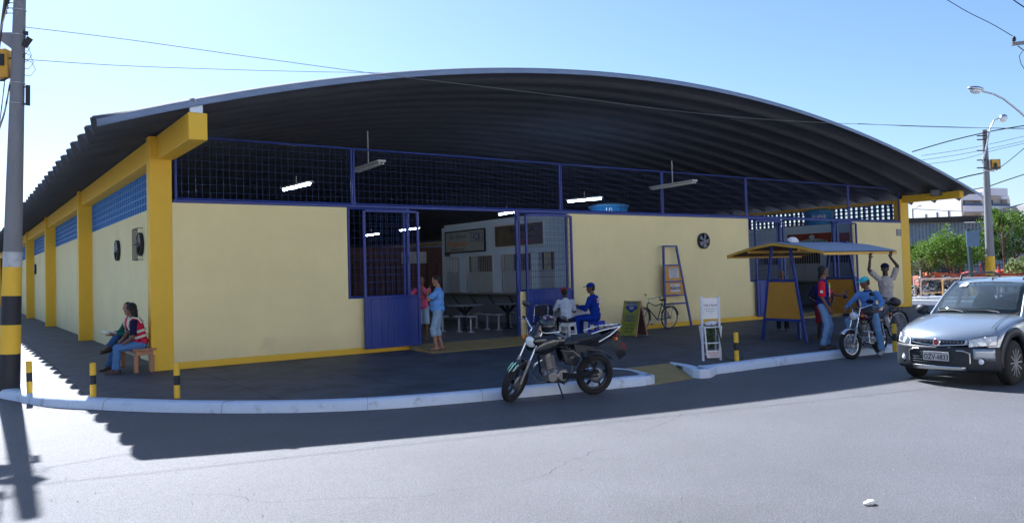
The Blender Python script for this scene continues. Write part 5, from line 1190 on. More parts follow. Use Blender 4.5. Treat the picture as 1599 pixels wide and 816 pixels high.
def fxz(z):
    P_ = [(.20,.745),(.28,.79),(.34,.802),(.60,.802),(.665,.79),(.735,.745),(.80,.655),(.862,.47)]
    for (a, xa), (b_, xb) in zip(P_, P_[1:]):
        if z <= b_: return xa+(xb-xa)*(z-a)/(b_-a)
    return .47
def FP(y, z, o=0.0):
    x = fxz(z)-.012; k_ = kx(x); n = V((1, 3*k_*2.6/.84*(abs(y)/.84)**1.6*(1 if y > 0 else -1)*.33, 0)).normalized()
    return V((x-k_*(abs(y)/.84)**2.6, y, z))+n*o
def fpatch(name, mt, y0, y1, z0f, z1f, o, ny=12, nz=5, parent=None, solid=.0, sm=True):
    q = MB(); q.s = sm; vs = []
    for i in range(ny+1):
        y = y0+(y1-y0)*i/ny; za, zb_ = (z0f(y) if callable(z0f) else z0f), (z1f(y) if callable(z1f) else z1f)
        for j in range(nz+1): vs.append(FP(y, za+(zb_-za)*j/nz, o))
    q.add(vs, [(i*(nz+1)+j,(i+1)*(nz+1)+j,(i+1)*(nz+1)+j+1,i*(nz+1)+j+1) for i in range(ny) for j in range(nz)])
    return q.build(name, mt, parent or car, solid=solid)
bp_ = fpatch('bumper', m_clad, -.80, .80, .225, lambda y: .575, .018, 30, 8, solid=-.012)
for s_ in (-1,1):
    fpatch('bumper_inset', m_car, s_*.50, s_*.745, lambda y: .41-(abs(y)-.5)*.12, lambda y: .555, .026, 6, 3, bp_, solid=-.006)['label'] = 'silver painted corner inset of the bumper'
    q = MB(); c = FP(s_*.60,.375,.016); q.lathe(c,(1,s_*.35,0),[(0,.058),(.018,.056),(.020,.040)],20); fl = q.build('fog_light', m_clad, bp_)
    q = MB(); q.lathe(c+V((.02,0,0)),(1,s_*.35,0),[(0,.040),(.008,.034),(.012,.01)],18); q.build('lens', m_lamp, fl)
fpatch('lower_intake', m_black, -.42, .42, .325, .52, .026, 16, 4, bp_)
q = MB(); 
for i in range(5):
    z = .34+i*.035; q.tube([FP(-.42+.84*k/10,z,.030) for k in range(11)],.005,5)
q.build('intake_slats', m_clad, bp_)
q = MB(); q.tube([FP(-.46,.345,.04),FP(-.46,.49,.04),FP(-.38,.525,.045),FP(.38,.525,.045),FP(.46,.49,.04),FP(.46,.345,.04)],.012,8); q.build('intake_surround', m_steel, bp_)
fpatch('skid_plate', m_steel, -.40, .40, .235, .295, .040, 12, 3, bp_, solid=-.01)
gr_ = fpatch('grille', m_black, -.40, .40, lambda y: .585+.030*(abs(y)/.4), lambda y: .672, .010, 20, 3)
q = MB(); pts = [FP(-.42,.670,.018),FP(-.41,.618,.018)]+[FP(-.40+.8*k/12,.583+.030*abs(-.4+.8*k/12)/.4,.018) for k in range(13)]+[FP(.41,.618,.018),FP(.42,.670,.018)]; q.tube(pts,.008,6); q.build('grille_chrome_trim', m_chrome, gr_)
q = MB()
for i in range(-7,8):
    if i == 0: continue
    y = i*.052; q.obox(FP(y,.645,.014),.010,.030,.016,RX(.5 if i%2 else -.5))
q.build('grille_teeth', m_chrome, gr_)
q = MB(); c = FP(0,.635,.018); q.lathe(c,(1,0,.1),[(0,.062),(.014,.060),(.018,.050)],26); em = q.build('emblem', m_chrome, gr_)
q = MB(); q.lathe(c+V((.016,0,0)),(1,0,.1),[(0,.046),(.006,.042)],24); er = q.build('emblem_face', mat('emblem_red',(0.40,0.01,0.03),0.25,0), em)
q = MB(); q.text('FIAT', c+V((.022,0,0)),(0,1,0),(0,0,1),.042,depth=.004,bold=.01,sx=.8); q.build('emblem_lettering', m_chrome, em)
m_reflector = mat('headlamp_reflector',(0.80,0.82,0.85),0.18,0.2,20,metal=.1,coat=1)
for s_ in (-1,1):
    hl = fpatch('headlight', m_reflector, s_*.455, s_*.765, lambda y: .575+(abs(y)-.45)*.10, lambda y: .675+(abs(y)-.455)*.30 if abs(y) < .60 else .72+(abs(y)-.6)*.10, .006, 10, 5)
    for y, z, r_ in ((.535,.632,.050),(.665,.668,.056)):
        c = FP(s_*y,z,.004); q = MB(); q.ell(c,.025,r_,r_); q.build('lamp_bowl', m_lamp, hl); q = MB(); q.torus(c+V((.012,0,0)),(1,s_*.3,0),r_,.005,20,6); q.build('lamp_ring', m_chrome, hl)
    q = MB(); q.tube([FP(s_*y,(.572+(y-.45)*.10),.012) for y in (.45,.53,.61,.69,.77)]+[FP(s_*y,.679+(y-.455)*.30 if y < .6 else .724+(y-.6)*.1,.012) for y in (.77,.69,.61,.53,.45)],.005,5,closed=True); q.build('headlight_gasket', m_clad, hl)
q = MB(); pc = FP(0,.435,.05); q.box(pc.x-.006,pc.x+.006,-.20,.20,.370,.500); pl = q.build('number_plate', mat('plate_grey_reflective',(0.50,0.50,0.50),0.4,0.04,8), car, bevel=.003)
q = MB(); q.text('OZV-6833', V((pc.x+.007,0,.420)),(0,1,0),(0,0,1),.105,depth=.002,bold=.012,sx=.86); q.text('BA - SALVADOR', V((pc.x+.007,0,.483)),(0,1,0),(0,0,1),.028,depth=.002); q.build('plate_lettering', m_inkk, pl)
# bonnet seams and wipers
def hoodz(x, y):
    P_ = [(s[0],s[2]) for s in SEC]; x0_ = x
    for (xa, za), (xb, zb_) in zip(P_, P_[1:]):
        if xb <= x0_ <= xa: return za+(zb_-za)*(xa-x0_)/(xa-xb)+.012*(1-(y/.7)**2)
    return .8
for s_ in (-1,1):
    q = MB(); q.tube([V((x-kx(x)*(.66/.84)**2.6, s_*(.66-.04*(.5-x)), hoodz(x,.66)+.006)) for x in (.55,.35,.1,-.15,-.38)],.004,5); q.build('bonnet_seam', m_black, body)
# greenhouse
def wsb(y): return V((-.40-.20*(abs(y)/.74)**2, y, 1.0-.03*(abs(y)/.74)**2))
def wst(y): return V((-1.12-.10*(abs(y)/.60)**2, y, 1.47-.025*(abs(y)/.60)**2))
q = MB(); q.s = True; vs = []; N = 14
for i in range(N+1):
    t_ = -1+2*i/N
    for j in range(7): s2 = j/6; vs.append(wsb(t_*.72).lerp(wst(t_*.585), s2)+V((.035*math.sin(math.pi*s2),0,.03*math.sin(math.pi*s2))))
q.add(vs, [(i*7+j,(i+1)*7+j,(i+1)*7+j+1,i*7+j+1) for i in range(N) for j in range(6)]); ws = q.build('windscreen', m_cglass, car, solid=.004)
q = MB(); a = wsb(-.52).lerp(wst(-.42),.80)+V((.03,0,.03)); b_ = wsb(-.36).lerp(wst(-.29),.80)+V((.035,0,.03)); c = wsb(-.36).lerp(wst(-.29),.92)+V((.022,0,.02)); d = wsb(-.52).lerp(wst(-.42),.92)+V((.02,0,.02)); q.add([a,b_,c,d],[(0,1,2,3)]); q.build('sticker', m_white, ws)
q = MB()
for yy, dy in ((-.10,-.52),(.48,-.50)): q.tube([V((-.36,yy,1.015)),V((-.40,yy-.05,1.03)),wsb(yy+dy*.5).lerp(wst(0),.06)+V((.02,0,.02)),wsb(max(-.68,yy+dy)).lerp(wst(-.5),.05)+V((.02,0,.015))],.009,5)
q.build('wipers', m_black, car)
q = MB(); q.s = True; vs = []; RX_ = [-1.10,-1.3,-1.8,-2.4,-2.85,-3.08]; RZ_ = [1.475,1.505,1.535,1.53,1.49,1.44]
for x, z in zip(RX_, RZ_):
    for j in range(11): t_ = -1+2*j/10; vs.append(V((x-(.10*t_*t_ if x > -1.2 else 0), t_*.60, z-.035*abs(t_)**2.5)))
q.add(vs, [(i*11+j,(i+1)*11+j,(i+1)*11+j+1,i*11+j+1) for i in range(5) for j in range(10)]); q.build('roof', m_car, car, solid=-.02, sub=1)
for s_ in (-1,1):
    q = MB(); q.tube([wsb(s_*.735)+V((.03,0,-.02)), wsb(s_*.735).lerp(wst(s_*.60),.5)+V((.02,0,.02)), wst(s_*.60), V((-1.5,s_*.60,1.485)), V((-2.4,s_*.60,1.495)), V((-2.95,s_*.60,1.43)), V((-3.22,s_*.70,.97))],.030,8); q.build('roof_side_rail', m_car, car)
    for x0, x1 in ((-1.62,-1.60),(-2.45,-2.52)): q = MB(); q.tube([(x0,s_*.80,.97),(x1,s_*.605,1.47)],.035,6); q.build('door_pillar', m_clad, car)
    q = MB(); q.add([(-.68,s_*.775,.985),(-1.58,s_*.80,.985),(-1.58,s_*.615,1.455),(-1.20,s_*.61,1.43)],[(0,1,2,3)]); q.add([(-1.64,s_*.80,.985),(-2.42,s_*.80,.985),(-2.48,s_*.615,1.46),(-1.62,s_*.615,1.455)],[(0,1,2,3)]); q.add([(-2.48,s_*.80,.985),(-3.15,s_*.76,.985),(-2.92,s_*.62,1.41),(-2.54,s_*.615,1.45)],[(0,1,2,3)]); q.build('side_window', m_cglass, car, solid=.004)
    q = MB(); q.tube([(-1.25,s_*.52,1.50),(-1.32,s_*.53,1.57),(-1.6,s_*.54,1.60),(-2.6,s_*.54,1.60),(-2.86,s_*.53,1.55),(-2.9,s_*.52,1.48)],[.02,.022,.020,.020,.022,.02],8); q.build('roof_rail', m_clad, car)
    q = MB(); q.ell((-.66,s_*.94,1.03),.07,.12,.085); q.tube([(-.64,s_*.80,.97),(-.66,s_*.86,.99)],.02,6); mr = q.build('door_mirror', m_clad, car)
    q = MB(); q.ell((-.715,s_*.93,1.02),.012,.08,.055); q.build('mirror_glass', m_chrome, mr)
    for x in (0,-2.47):
        q = MB(); q.s = True; vs = []
        for i in range(21):
            a = math.radians(-8+196*i/20)
            for rr_, yy in ((.372,.78),(.376,.866),(.475,.870),(.500,.842)): vs.append((x+rr_*math.cos(a),s_*(yy-(.0 if x else .05*max(0,math.cos(a)))),.335+rr_*math.sin(a)))
        q.add(vs, [(i*4+j,(i+1)*4+j,(i+1)*4+j+1,i*4+j+1) for i in range(20) for j in range(3)]); q.build('wheel_arch_trim', m_clad, car, solid=.004)
        wr = .325; wh = MB(); yc = s_*.735; wh.lathe((x,yc-.10,wr),(0,1,0),[(0,.22),(.0,.27),(.02,.312),(.05,.325),(.15,.325),(.18,.312),(.20,.27),(.20,.22)],40); tw = wh.build('wheel', m_tyre, car)
        rm_ = MB(); rm_.torus((x,yc+s_*.085,wr),(0,1,0),.205,.014,36,6); rm_.cyl((x,yc+s_*.05,wr),(x,yc+s_*.10,wr),.045,n=18)
        for i in range(12):
            a = 2*math.pi*i/12; rm_.bar((x+.04*math.cos(a),yc+s_*.085,wr+.04*math.sin(a)),(x+.205*math.cos(a),yc+s_*.092,wr+.205*math.sin(a)),.018,.034,V((0,1,0)))
        rm_.build('rim', m_steel, tw)
        rm_ = MB(); rm_.cyl((x,yc-s_*.06,wr),(x,yc+s_*.055,wr),.205,n=30); rm_.build('brake_drum', m_black, tw)
    q = MB(); q.box(-2.08,-.40,s_*.838 if s_>0 else -.862,s_*.862 if s_>0 else -.838,.22,.34); q.build('sill_cladding', m_clad, car, bevel=.01)
    q = MB(); q.tube([(-.62,s_*.852,.96),(-.60,s_*.855,.6),(-.52,s_*.85,.36)],.004,4); q.tube([(-1.60,s_*.852,.97),(-1.60,s_*.856,.6),(-1.60,s_*.852,.34)],.004,4); q.build('door_seam', m_black, body)
    q = MB(); q.bar((-1.42,s_*.872,.80),(-1.24,s_*.872,.80),.03,.025); q.build('door_handle', m_clad, car)
q = MB(); q.cyl((-1.30,0,1.50),(-1.42,0,1.70),.004,n=6); q.cyl((-1.28,0,1.49),(-1.31,0,1.52),.018,n=8); q.build('antenna', m_black, car)
# inside
q = MB(); q.ell((-.78,0,.98),.30,.70,.07); q.ell((-.75,.34,1.01),.16,.20,.06); q.build('dashboard', m_int, car, remesh=.02)
q = MB(); q.torus((-.98,.34,1.03),(-.85,0,.45),.18,.014,28,8); q.bar((-.98,.18,1.03),(-.98,.50,1.03),.02,.04); q.build('steering_wheel', m_black, car)
for y in (-.34,.34):
    q = MB(); q.ell((-1.75,y,1.0),.10,.23,.30,RY(-.2)); q.ell((-1.83,y,1.32),.06,.13,.09); q.build('front_seat', m_int, car, remesh=.02)
q = MB(); q.ell((-2.6,0,1.0),.10,.60,.25); q.build('rear_seat', m_int, car, remesh=.02)
q = MB(); q.ell((-1.18,0,1.38),.02,.11,.035); q.build('rear_view_mirror', m_black, car)
q = MB(); q.obox((-.74,.30,1.085),.12,.18,.02,RZ(.3)); tag(q.build('paper_sheets', m_white, None), 'white paper lying on the car dashboard under the windscreen', 'paper')
o = bpy.data.objects[-1] if False else [x for x in COL.objects if x.name.startswith('paper_sheets')][-1]
o.location = car.location; o.rotation_euler = car.rotation_euler
# tiny sky patch of rear window
q = MB(); q.add([(-3.24,-.66,1.0),(-3.24,.66,1.0),(-3.06,.56,1.42),(-3.06,-.56,1.42)],[(0,1,2,3)]); q.build('rear_window', m_cglass, car, solid=.004)

# ================================================================== utility poles, lamps, cables
m_pole = mat('grey_concrete_pole',(0.24,0.24,0.25),0.9,0.18,4,0.3,30,dirt=(0.16,0.16,0.17),ds=2,aniso=(1,1,.3)); m_cable = mat('cable_black',(0.02,0.02,0.022),1.0,0,spec=0.05); m_cablel = mat('cable_pale',(0.16,0.17,0.18),0.9,0,spec=.1)
m_orange = mat('orange_box_paint',(0.62,0.33,0.03),0.5,0.12,6); m_tape = mat('pale_tape',(0.48,0.50,0.52),0.4,0.25,8)
def ptaper(t, H, r0, r1, bands):
    rad = lambda z: r0+(r1-r0)*z/H
    for a, b_, mt, nm in bands: m = MB(); m.cyl((0,0,a),(0,0,b_),rad(a)+(.002 if nm != 'shaft' else 0),rad(b_)+(.002 if nm != 'shaft' else 0),28); m.build(nm, mt, t)
    return rad
P1 = G(14.5,606)
pole = thing('utility_pole','grey concrete utility pole with yellow and black painted base at the left corner','utility pole',tuple(P1))
rad = ptaper(pole, 7.4, .168, .088, [(-.16,.60,m_black,'black_band'),(.60,1.10,m_yellow,'yellow_band'),(1.10,1.60,m_black,'black_band'),(1.60,2.10,m_yellow,'yellow_band'),(2.10,2.36,m_tape,'tape_wrap'),(2.36,7.4,m_pole,'shaft')])
rt = V((_rt.x,_rt.y,0)).normalized(); tc_ = V((-_fw.x,-_fw.y,0)).normalized()
LEAN = Matrix.Rotation(R(-1.95),3,tc_); pole.rotation_euler = LEAN.to_euler()
def Pz(u, v): return LEAN.inverted()@(APL(u, v, (P1.x,P1.y), (P1.x+rt.x, P1.y+rt.y)) - P1)
for z in (Pz(20,55).z, Pz(20,130).z, Pz(20,162).z, Pz(20,16).z): m = MB(); m.torus((0,0,z),(0,0,1),rad(z)+.004,.010,26,6); m.build('steel_band', m_steel, pole)
a, b_ = Pz(44,136), Pz(44,162); m = MB(); m.tube([(rt*rad(a.z)+V((0,0,a.z))),a],.012,6); m.tube([(rt*rad(b_.z)+V((0,0,b_.z))),b_],.012,6); m.bar(a+V((0,0,.03)),b_-V((0,0,.03)),.05,.07); m.build('rack_bracket', m_black, pole)
a = Pz(43,66); m = MB(); m.obox(a,.10,.07,.19,Matrix.Rotation(-.6,3,tc_)); m.tube([rt*rad(a.z)+V((0,0,a.z+.04)),a],.010,5); m.build('junction_box', m_black, pole)
a = Pz(41,52); m = MB(); m.obox(a,.07,.06,.06); m.tube([rt*rad(a.z)+V((0,0,a.z)),a],.010,5); m.build('small_box', m_black, pole)
a = Pz(6,100); m = MB(); m.obox(a+V((0,0,0)),.22,.16,.50,Matrix.Rotation(.08,3,tc_)@RZ(-CYAW)); sbx = m.build('loudspeaker_box', m_orange, pole, bevel=.015)
m = MB(); m.obox(a+tc_*.10+V((0,0,.05)),.13,.02,.20,RZ(-CYAW)); m.build('speaker_grille', m_black, sbx)
m = MB(); z = a.z; m.tube([-rt*rad(z)+V((0,0,z-.20)),a-V((0,0,.29)),a-rt*.2-V((0,0,.29))],.02,6); m.tube([-rt*rad(z)+V((0,0,z+.1)),a+rt*.08+V((0,0,.1))],.015,6); m.build('speaker_bracket', m_black, pole)
a = Pz(9,60); m = MB(); m.prism([-rt*.05+V((0,0,Pz(20,80).z)),-rt*.05+V((0,0,Pz(20,52).z)),Pz(-14,52)],tc_*.05); m.build('cross_arm', m_pole, pole)
for u, v in ((10,10),(22,88),(8,18),(12,2),(36,87)): a = Pz(u,v); m = MB(); m.lathe(a-V((0,0,.05)),(0,0,1),[(0,.02),(.02,.045),(.04,.025),(.06,.045),(.09,.02)],12); m.tube([V((0,0,a.z-.03)),a-V((0,0,.03))],.010,5); m.build('insulator', m_black, pole)
m = MB(); random.seed(4)
for k in range(5):
    u0, v0 = 30+k*3, 45+k*11; m.tube([Pz(26,v0),Pz(u0+8,v0+8),Pz(u0+14,v0+20),Pz(u0+6,v0+30),Pz(26,v0+26)],.005,4)
m.build('loose_wire_loops', m_cable, pole)
def cable(label, pts, r, mt=m_cable, group=None, n=8):
    P_ = crom([V(p) for p in pts], n); c = P_[0].copy(); m = MB(); m.tube([p-c for p in P_], r, 5); tag(m.build('cable', mt, None, loc=tuple(c)), label, 'cable', group)
S1 = (P1.x+.12, P1.y-.1); E1 = (22.0,-9.0)
cable('thin pale cable running from the left pole across the front of the dark roof', [APL(u,v,S1,E1) for u,v in ((36,42),(200,62),(400,90),(600,117),(735,133),(900,153),(1080,176),(1250,190),(1450,197),(1640,203))], .006, m_cablel)
E2 = (30,10)
cable('lower thin cable from the left pole rising to the roof top', [APL(u,v,S1,E2) for u,v in ((40,93),(200,103),(400,110),(540,113),(640,114))], .006, m_cablel)
for i, (p0, p1, sag) in enumerate((((8,0),(-30,260),0),((12,10),(-20,90),0),((16,130),(-4,210),0),((8,125),(-12,260),0))):
    a, b_ = AD(*p0, 13.2), AD(*p1, 9); cable(('thick dark cable leaving the left pole at the top left corner','second dark cable crossing above the orange loudspeaker box','blue grey cable dropping from the pole below the orange box','outer cable dropping from the pole below the orange box')[i], [a, a.lerp(b_,.5)-V((0,0,.1)), b_], (.02,.008,.012,.008)[i], m_cable)
# right street pole with lamp and orange box
pd = 45.0; P2 = AD(1548,433,pd); P2.z = ROAD
pr = thing('utility_pole','tall grey street pole with yellow band, lamp arm and loudspeaker box right of the hall','utility pole',tuple(P2))
T2 = AD(1527,202,pd).z-ROAD; rad2 = ptaper(pr, T2, .26, .13, [(0,1.1,m_black,'black_band'),(1.1,2.15,m_yellow,'yellow_band'),(2.15,T2,m_pole,'shaft')])
def Q(u, v): return AD(u, v, pd)-P2
m = MB(); m.tube([Q(1534,255),Q(1541,228),Q(1547,200),Q(1553,188),Q(1562,184)],.045,8); la = m.build('lamp_arm', m_steel, pr); m = MB(); a = Q(1567,185); m.ell(a,.24,.24,.20); m.build('lamp_head', m_lamp, la, remesh=.03); m = MB(); m.ell(a+V((0,0,.06)),.22,.22,.18); m.build('lamp_hood', m_steel, la)
a = Q(1551.5,257); m = MB(); m.obox(a,.58,.45,.56,RZ(-CYAW)); bx = m.build('loudspeaker_box', mat('dark_box_shell',(0.10,0.09,0.07),0.6), pr, bevel=.02); m = MB(); m.obox(a+tc_*.235+V((0,0,.06)),.44,.02,.40,RZ(-CYAW)); m.build('orange_face', m_orange, bx); m = MB(); m.ell(a+tc_*.25-V((0,0,.06)),.16,.05,.15); m.build('speaker_horn', m_black, bx)
m = MB(); m.tube([Q(1538,266),Q(1553,267)],.04,6); m.build('box_bracket', m_steel, pr)
for v in (212,218,235,250,262): a = Q(1533,v); m = MB(); m.obox(a,.5,.06,.06,RZ(-CYAW)); m.build('insulator_arm', m_black, pr)
RC = [('dark power cable from the roof edge to the right street pole and beyond', ((1425,237),(1480,221),(1530,209),(1570,201),(1640,190)), 45, .03),
      ('long faint cable level across the sky above the right street pole', ((1340,193),(1450,198),(1560,200),(1640,200)), 46, .014),
      ('upper of the faint cable trio left of the right pole', ((1440,243),(1500,234),(1560,222),(1640,203)), 47, .012),
      ('middle of the faint cable trio left of the right pole', ((1440,250),(1500,241),(1560,229),(1640,211)), 47, .012),
      ('lowest of the faint cable trio left of the right pole', ((1440,257),(1500,249),(1560,233),(1640,215)), 47, .012),
      ('twin cable joining the street pole below its orange box', ((1490,281),(1512,275),(1536,270)), 45, .035),
      ('dark cable passing low behind the street pole towards the right edge', ((1500,299),(1540,292),(1570,282),(1640,259)), 50, .03),
      ('thin diagonal cable at the top right corner ending on the crossarm insulator', ((1470,-6),(1510,18),(1550,38),(1584,58)), 30, .014),
      ('thick dark cable cutting the top right corner', ((1576,-6),(1590,5),(1640,38)), 29, .02),
      ('fan of blue grey service wires dropping towards the loudspeaker box', ((1556,266),(1580,248),(1610,222),(1640,190)), 45, .02),
      ('low cable above the small far lamp behind the hall', ((1425,326),(1480,329),(1540,331),(1640,331)), 90, .03)]
for lab, pts, d, r_ in RC: cable(lab, [AD(u,v,d) for u, v in pts], r_)
# near right pole (its top and lamp arm reach into view)
P3 = AD(1672,430,29.5); P3.z = ROAD
pn = thing('utility_pole','utility pole outside the right edge whose lamp arm and crossarm reach into view','utility pole',tuple(P3)); ptaper(pn, AD(1650,30,29.5).z-ROAD, .22, .12, [(0,AD(1650,30,29.5).z-ROAD,m_pole,'shaft')])
def Q3(u, v): return AD(u, v, 29.5)-P3
m = MB(); m.tube([Q3(1655,236),Q3(1625,205),Q3(1592,174),Q3(1568,155),Q3(1552,147),Q3(1532,142)],.035,8); la = m.build('lamp_arm', m_steel, pn)
a = Q3(1524,140); m = MB(); m.ell(a+V((0,0,.03)),.30,.16,.10,RZ(-CYAW)@RY(.12)); m.build('lamp_head', m_steel, la); m = MB(); m.ell(a-V((0,0,.03)),.25,.13,.13,RZ(-CYAW)@RY(.12)); m.build('lamp_bowl', m_lamp, la)
m = MB(); m.bar(Q3(1580,69),Q3(1665,60),.12,.12); m.tube([Q3(1590,72),Q3(1640,110)],.02,6); m.build('cross_arm', m_pole, pn)
for u in (1584,1636): m = MB(); a = Q3(u,63); m.lathe(a-V((0,0,.05)),(0,0,1),[(0,.03),(.05,.08),(.08,.05),(.12,.08),(.17,.04),(.2,.03)],12); m.build('insulator', m_black, pn)
m = MB(); m.tube([Q3(1597,80),Q3(1592,88),Q3(1595,100),Q3(1604,114),Q3(1620,120)],.012,5); m.build('jumper_wire', m_cable, pn)

# ================================================================== background on the right
rr = V((_r2.x,_r2.y,0)).normalized(); ff = V((_fw.x,_fw.y,0)).normalized(); BG = math.atan2(rr.y, rr.x)
# apartment block: local x along its front (to the right), y away from us
m_apt = mat('shaded_white_render',(0.66,0.64,0.70),0.85,0.04,1.5); m_aptw = mat('sunlit_white_render',(0.80,0.79,0.78),0.85,0.03,1.0); m_aptb = mat('cream_balcony_recess',(0.58,0.52,0.46),0.85,0.04,2)  # same white render twice: front tinted bluish like shade, side brighter like sun
c0 = AD(1507,433,118); ax_a = math.atan2(*(lambda d: (d.y, d.x))(AD(1583,433,122)-AD(1507,433,118)))
ap = thing('apartment_building','white three storey apartment block with recessed balconies behind the shed','building',(c0.x,c0.y,ROAD),ax_a)
zt = AD(1545,291,118).z-ROAD; W_ = (AD(1583,433,122)-AD(1507,433,118)).length; ap.scale = (W_/7.6,1,1); W_ = 7.6
m = MB(); m.box(0.05,W_,2.0,9.0,0,zt-1.6); m.box(0.05,.25,0,2,0,zt-1.6); m.box(W_-.45,W_,0,2,0,zt-1.6); m.box(3.05,3.45,0,2,0,zt-1.6); m.build('wall', m_aptb, ap)
m = MB(); m.box(-.0,3.2,-.05,9,zt-1.9,zt-.7); m.box(3.3,W_-.6,-.3,9,zt-1.15,zt); m.box(W_-.6,W_+.9,1.0,9,zt-8,zt-1.0); m.build('parapet', m_apt, ap)
for k, zz in enumerate((zt-3.75,zt-6.15,zt-8.55,zt-10.95)):
    for x0, x1 in ((-.0,3.1),(3.3,W_-.1)):
        m = MB(); m.box(x0,x1,-.3,2.0,zz,zz+.2); m.box(x0,x1,-.3,-.15,zz+.2,zz+1.0); o = m.build('balcony', m_apt, ap)
        r_ = MB(); r_.bar((x0,-.22,zz+1.38),(x1,-.22,zz+1.38),.06,.06); r_.box(x0+.1,x1-.1,-.23,-.20,zz+1.02,zz+1.30); r_.build('glass_railing', mat('blue_rail_glass',(0.06,0.10,0.20),0.5,.3,3), o)
    for x0, x1 in ((.5,1.3),(3.7,4.5),(4.75,5.75)):
        m = MB(); m.box(x0,x1,.90,.98,zz+.5,zz+2.05); m.build('window', mat('blue_black_shutter',(0.03,0.045,0.07),0.6,0.1), ap)
m = MB(); m.box(0.26,3.04,1.0,1.98,0,zt-1.6); m.box(3.46,W_-.46,1.0,1.98,0,zt-1.0); m.build('recessed_wall', m_aptb, ap)
m = MB(); m.box(-.06,-.002,-.0,9.0,0,zt-1.0); m.build('side_wall', m_aptw, ap)
for y, z in ((2.0,zt-4.6),(4.0,zt-4.7),(6.0,zt-4.8),(3.0,zt-8.4),(5.0,zt-8.4)): m = MB(); m.box(-.09,-.062,y,y+.25,z,z+1.3); m.build('slit_window', mat('blue_black_shutter',(0.03,0.045,0.07)), ap)
m = MB(); m.box(1.9,2.2,-.0,.3,zt-3.6,zt-3.2); m.build('air_unit', m_conc, ap)
# right neighbour with sloping roof
c1 = AD(1640,433,112); hb_ = thing('house','pale house with a grey sloping roof beside the apartment block at the right edge','house',(c1.x,c1.y,ROAD),BG)
h1 = AD(1590,334,112).z-ROAD; m = MB(); m.box(0,9,0,8,0,h1); m.build('wall', m_aptw, hb_); m = MB(); m.prism([(-1.2,-1,h1+.2),(-1.2,-1,h1+1.4),(9,-1,h1+3.6),(9,-1,h1+2.0)],(0,9,0)); m.build('roof', m_conc, hb_)
m = MB(); m.box(2.0,3.0,-.05,-.01,h1-3,h1-1.6); m.build('window', m_glassd, hb_)
# corrugated shed
s0 = AD(1412,433,62); sh = thing('shed','long shed of blue grey corrugated sheets with a dark flat roof behind the trees','shed',(s0.x,s0.y,ROAD),BG)
hs = AD(1470,347,62).z-ROAD; m = MB(); m.s = False; vs = []; N = 120; Ls = 8.4
for i in range(N+1): x = Ls*i/N; y = .035*(1 if (i//2) % 2 else -1); vs += [(x,y,0),(x,y,hs-.05)]
m.add(vs, [(2*i,2*i+2,2*i+3,2*i+1) for i in range(N)]); m.build('corrugated_wall', mat('blue_grey_sheet',(0.22,0.27,0.34),0.45,0.15,1.5,metal=.2), sh)
m = MB(); m.box(-8,Ls+3.4,-.8,9,hs,hs+.22); m.prism([(-8,-.8,hs+.22),(5,-.8,hs+.42),(Ls+3.4,-.8,hs+.22)],(0,9,0)); m.build('roof', mat('dark_shed_roof',(0.045,0.04,0.038),0.8,0.2,2), sh)
m = MB(); m.box(Ls,Ls+3.0,.5,8,0,hs); m.build('wall', mat('pale_blue_wall',(0.35,0.38,0.44),0.7,0.06,2), sh)
m = MB(); m.box(2.6,4.6,-.2,-.1,0,1.9); m.build('doorway', m_black, sh)
m = MB(); m.bar((4.2,-1.0,hs-.1),(Ls+3.0,-1.4,hs-.22),.5,.05); m.build('awning', m_steel, sh)
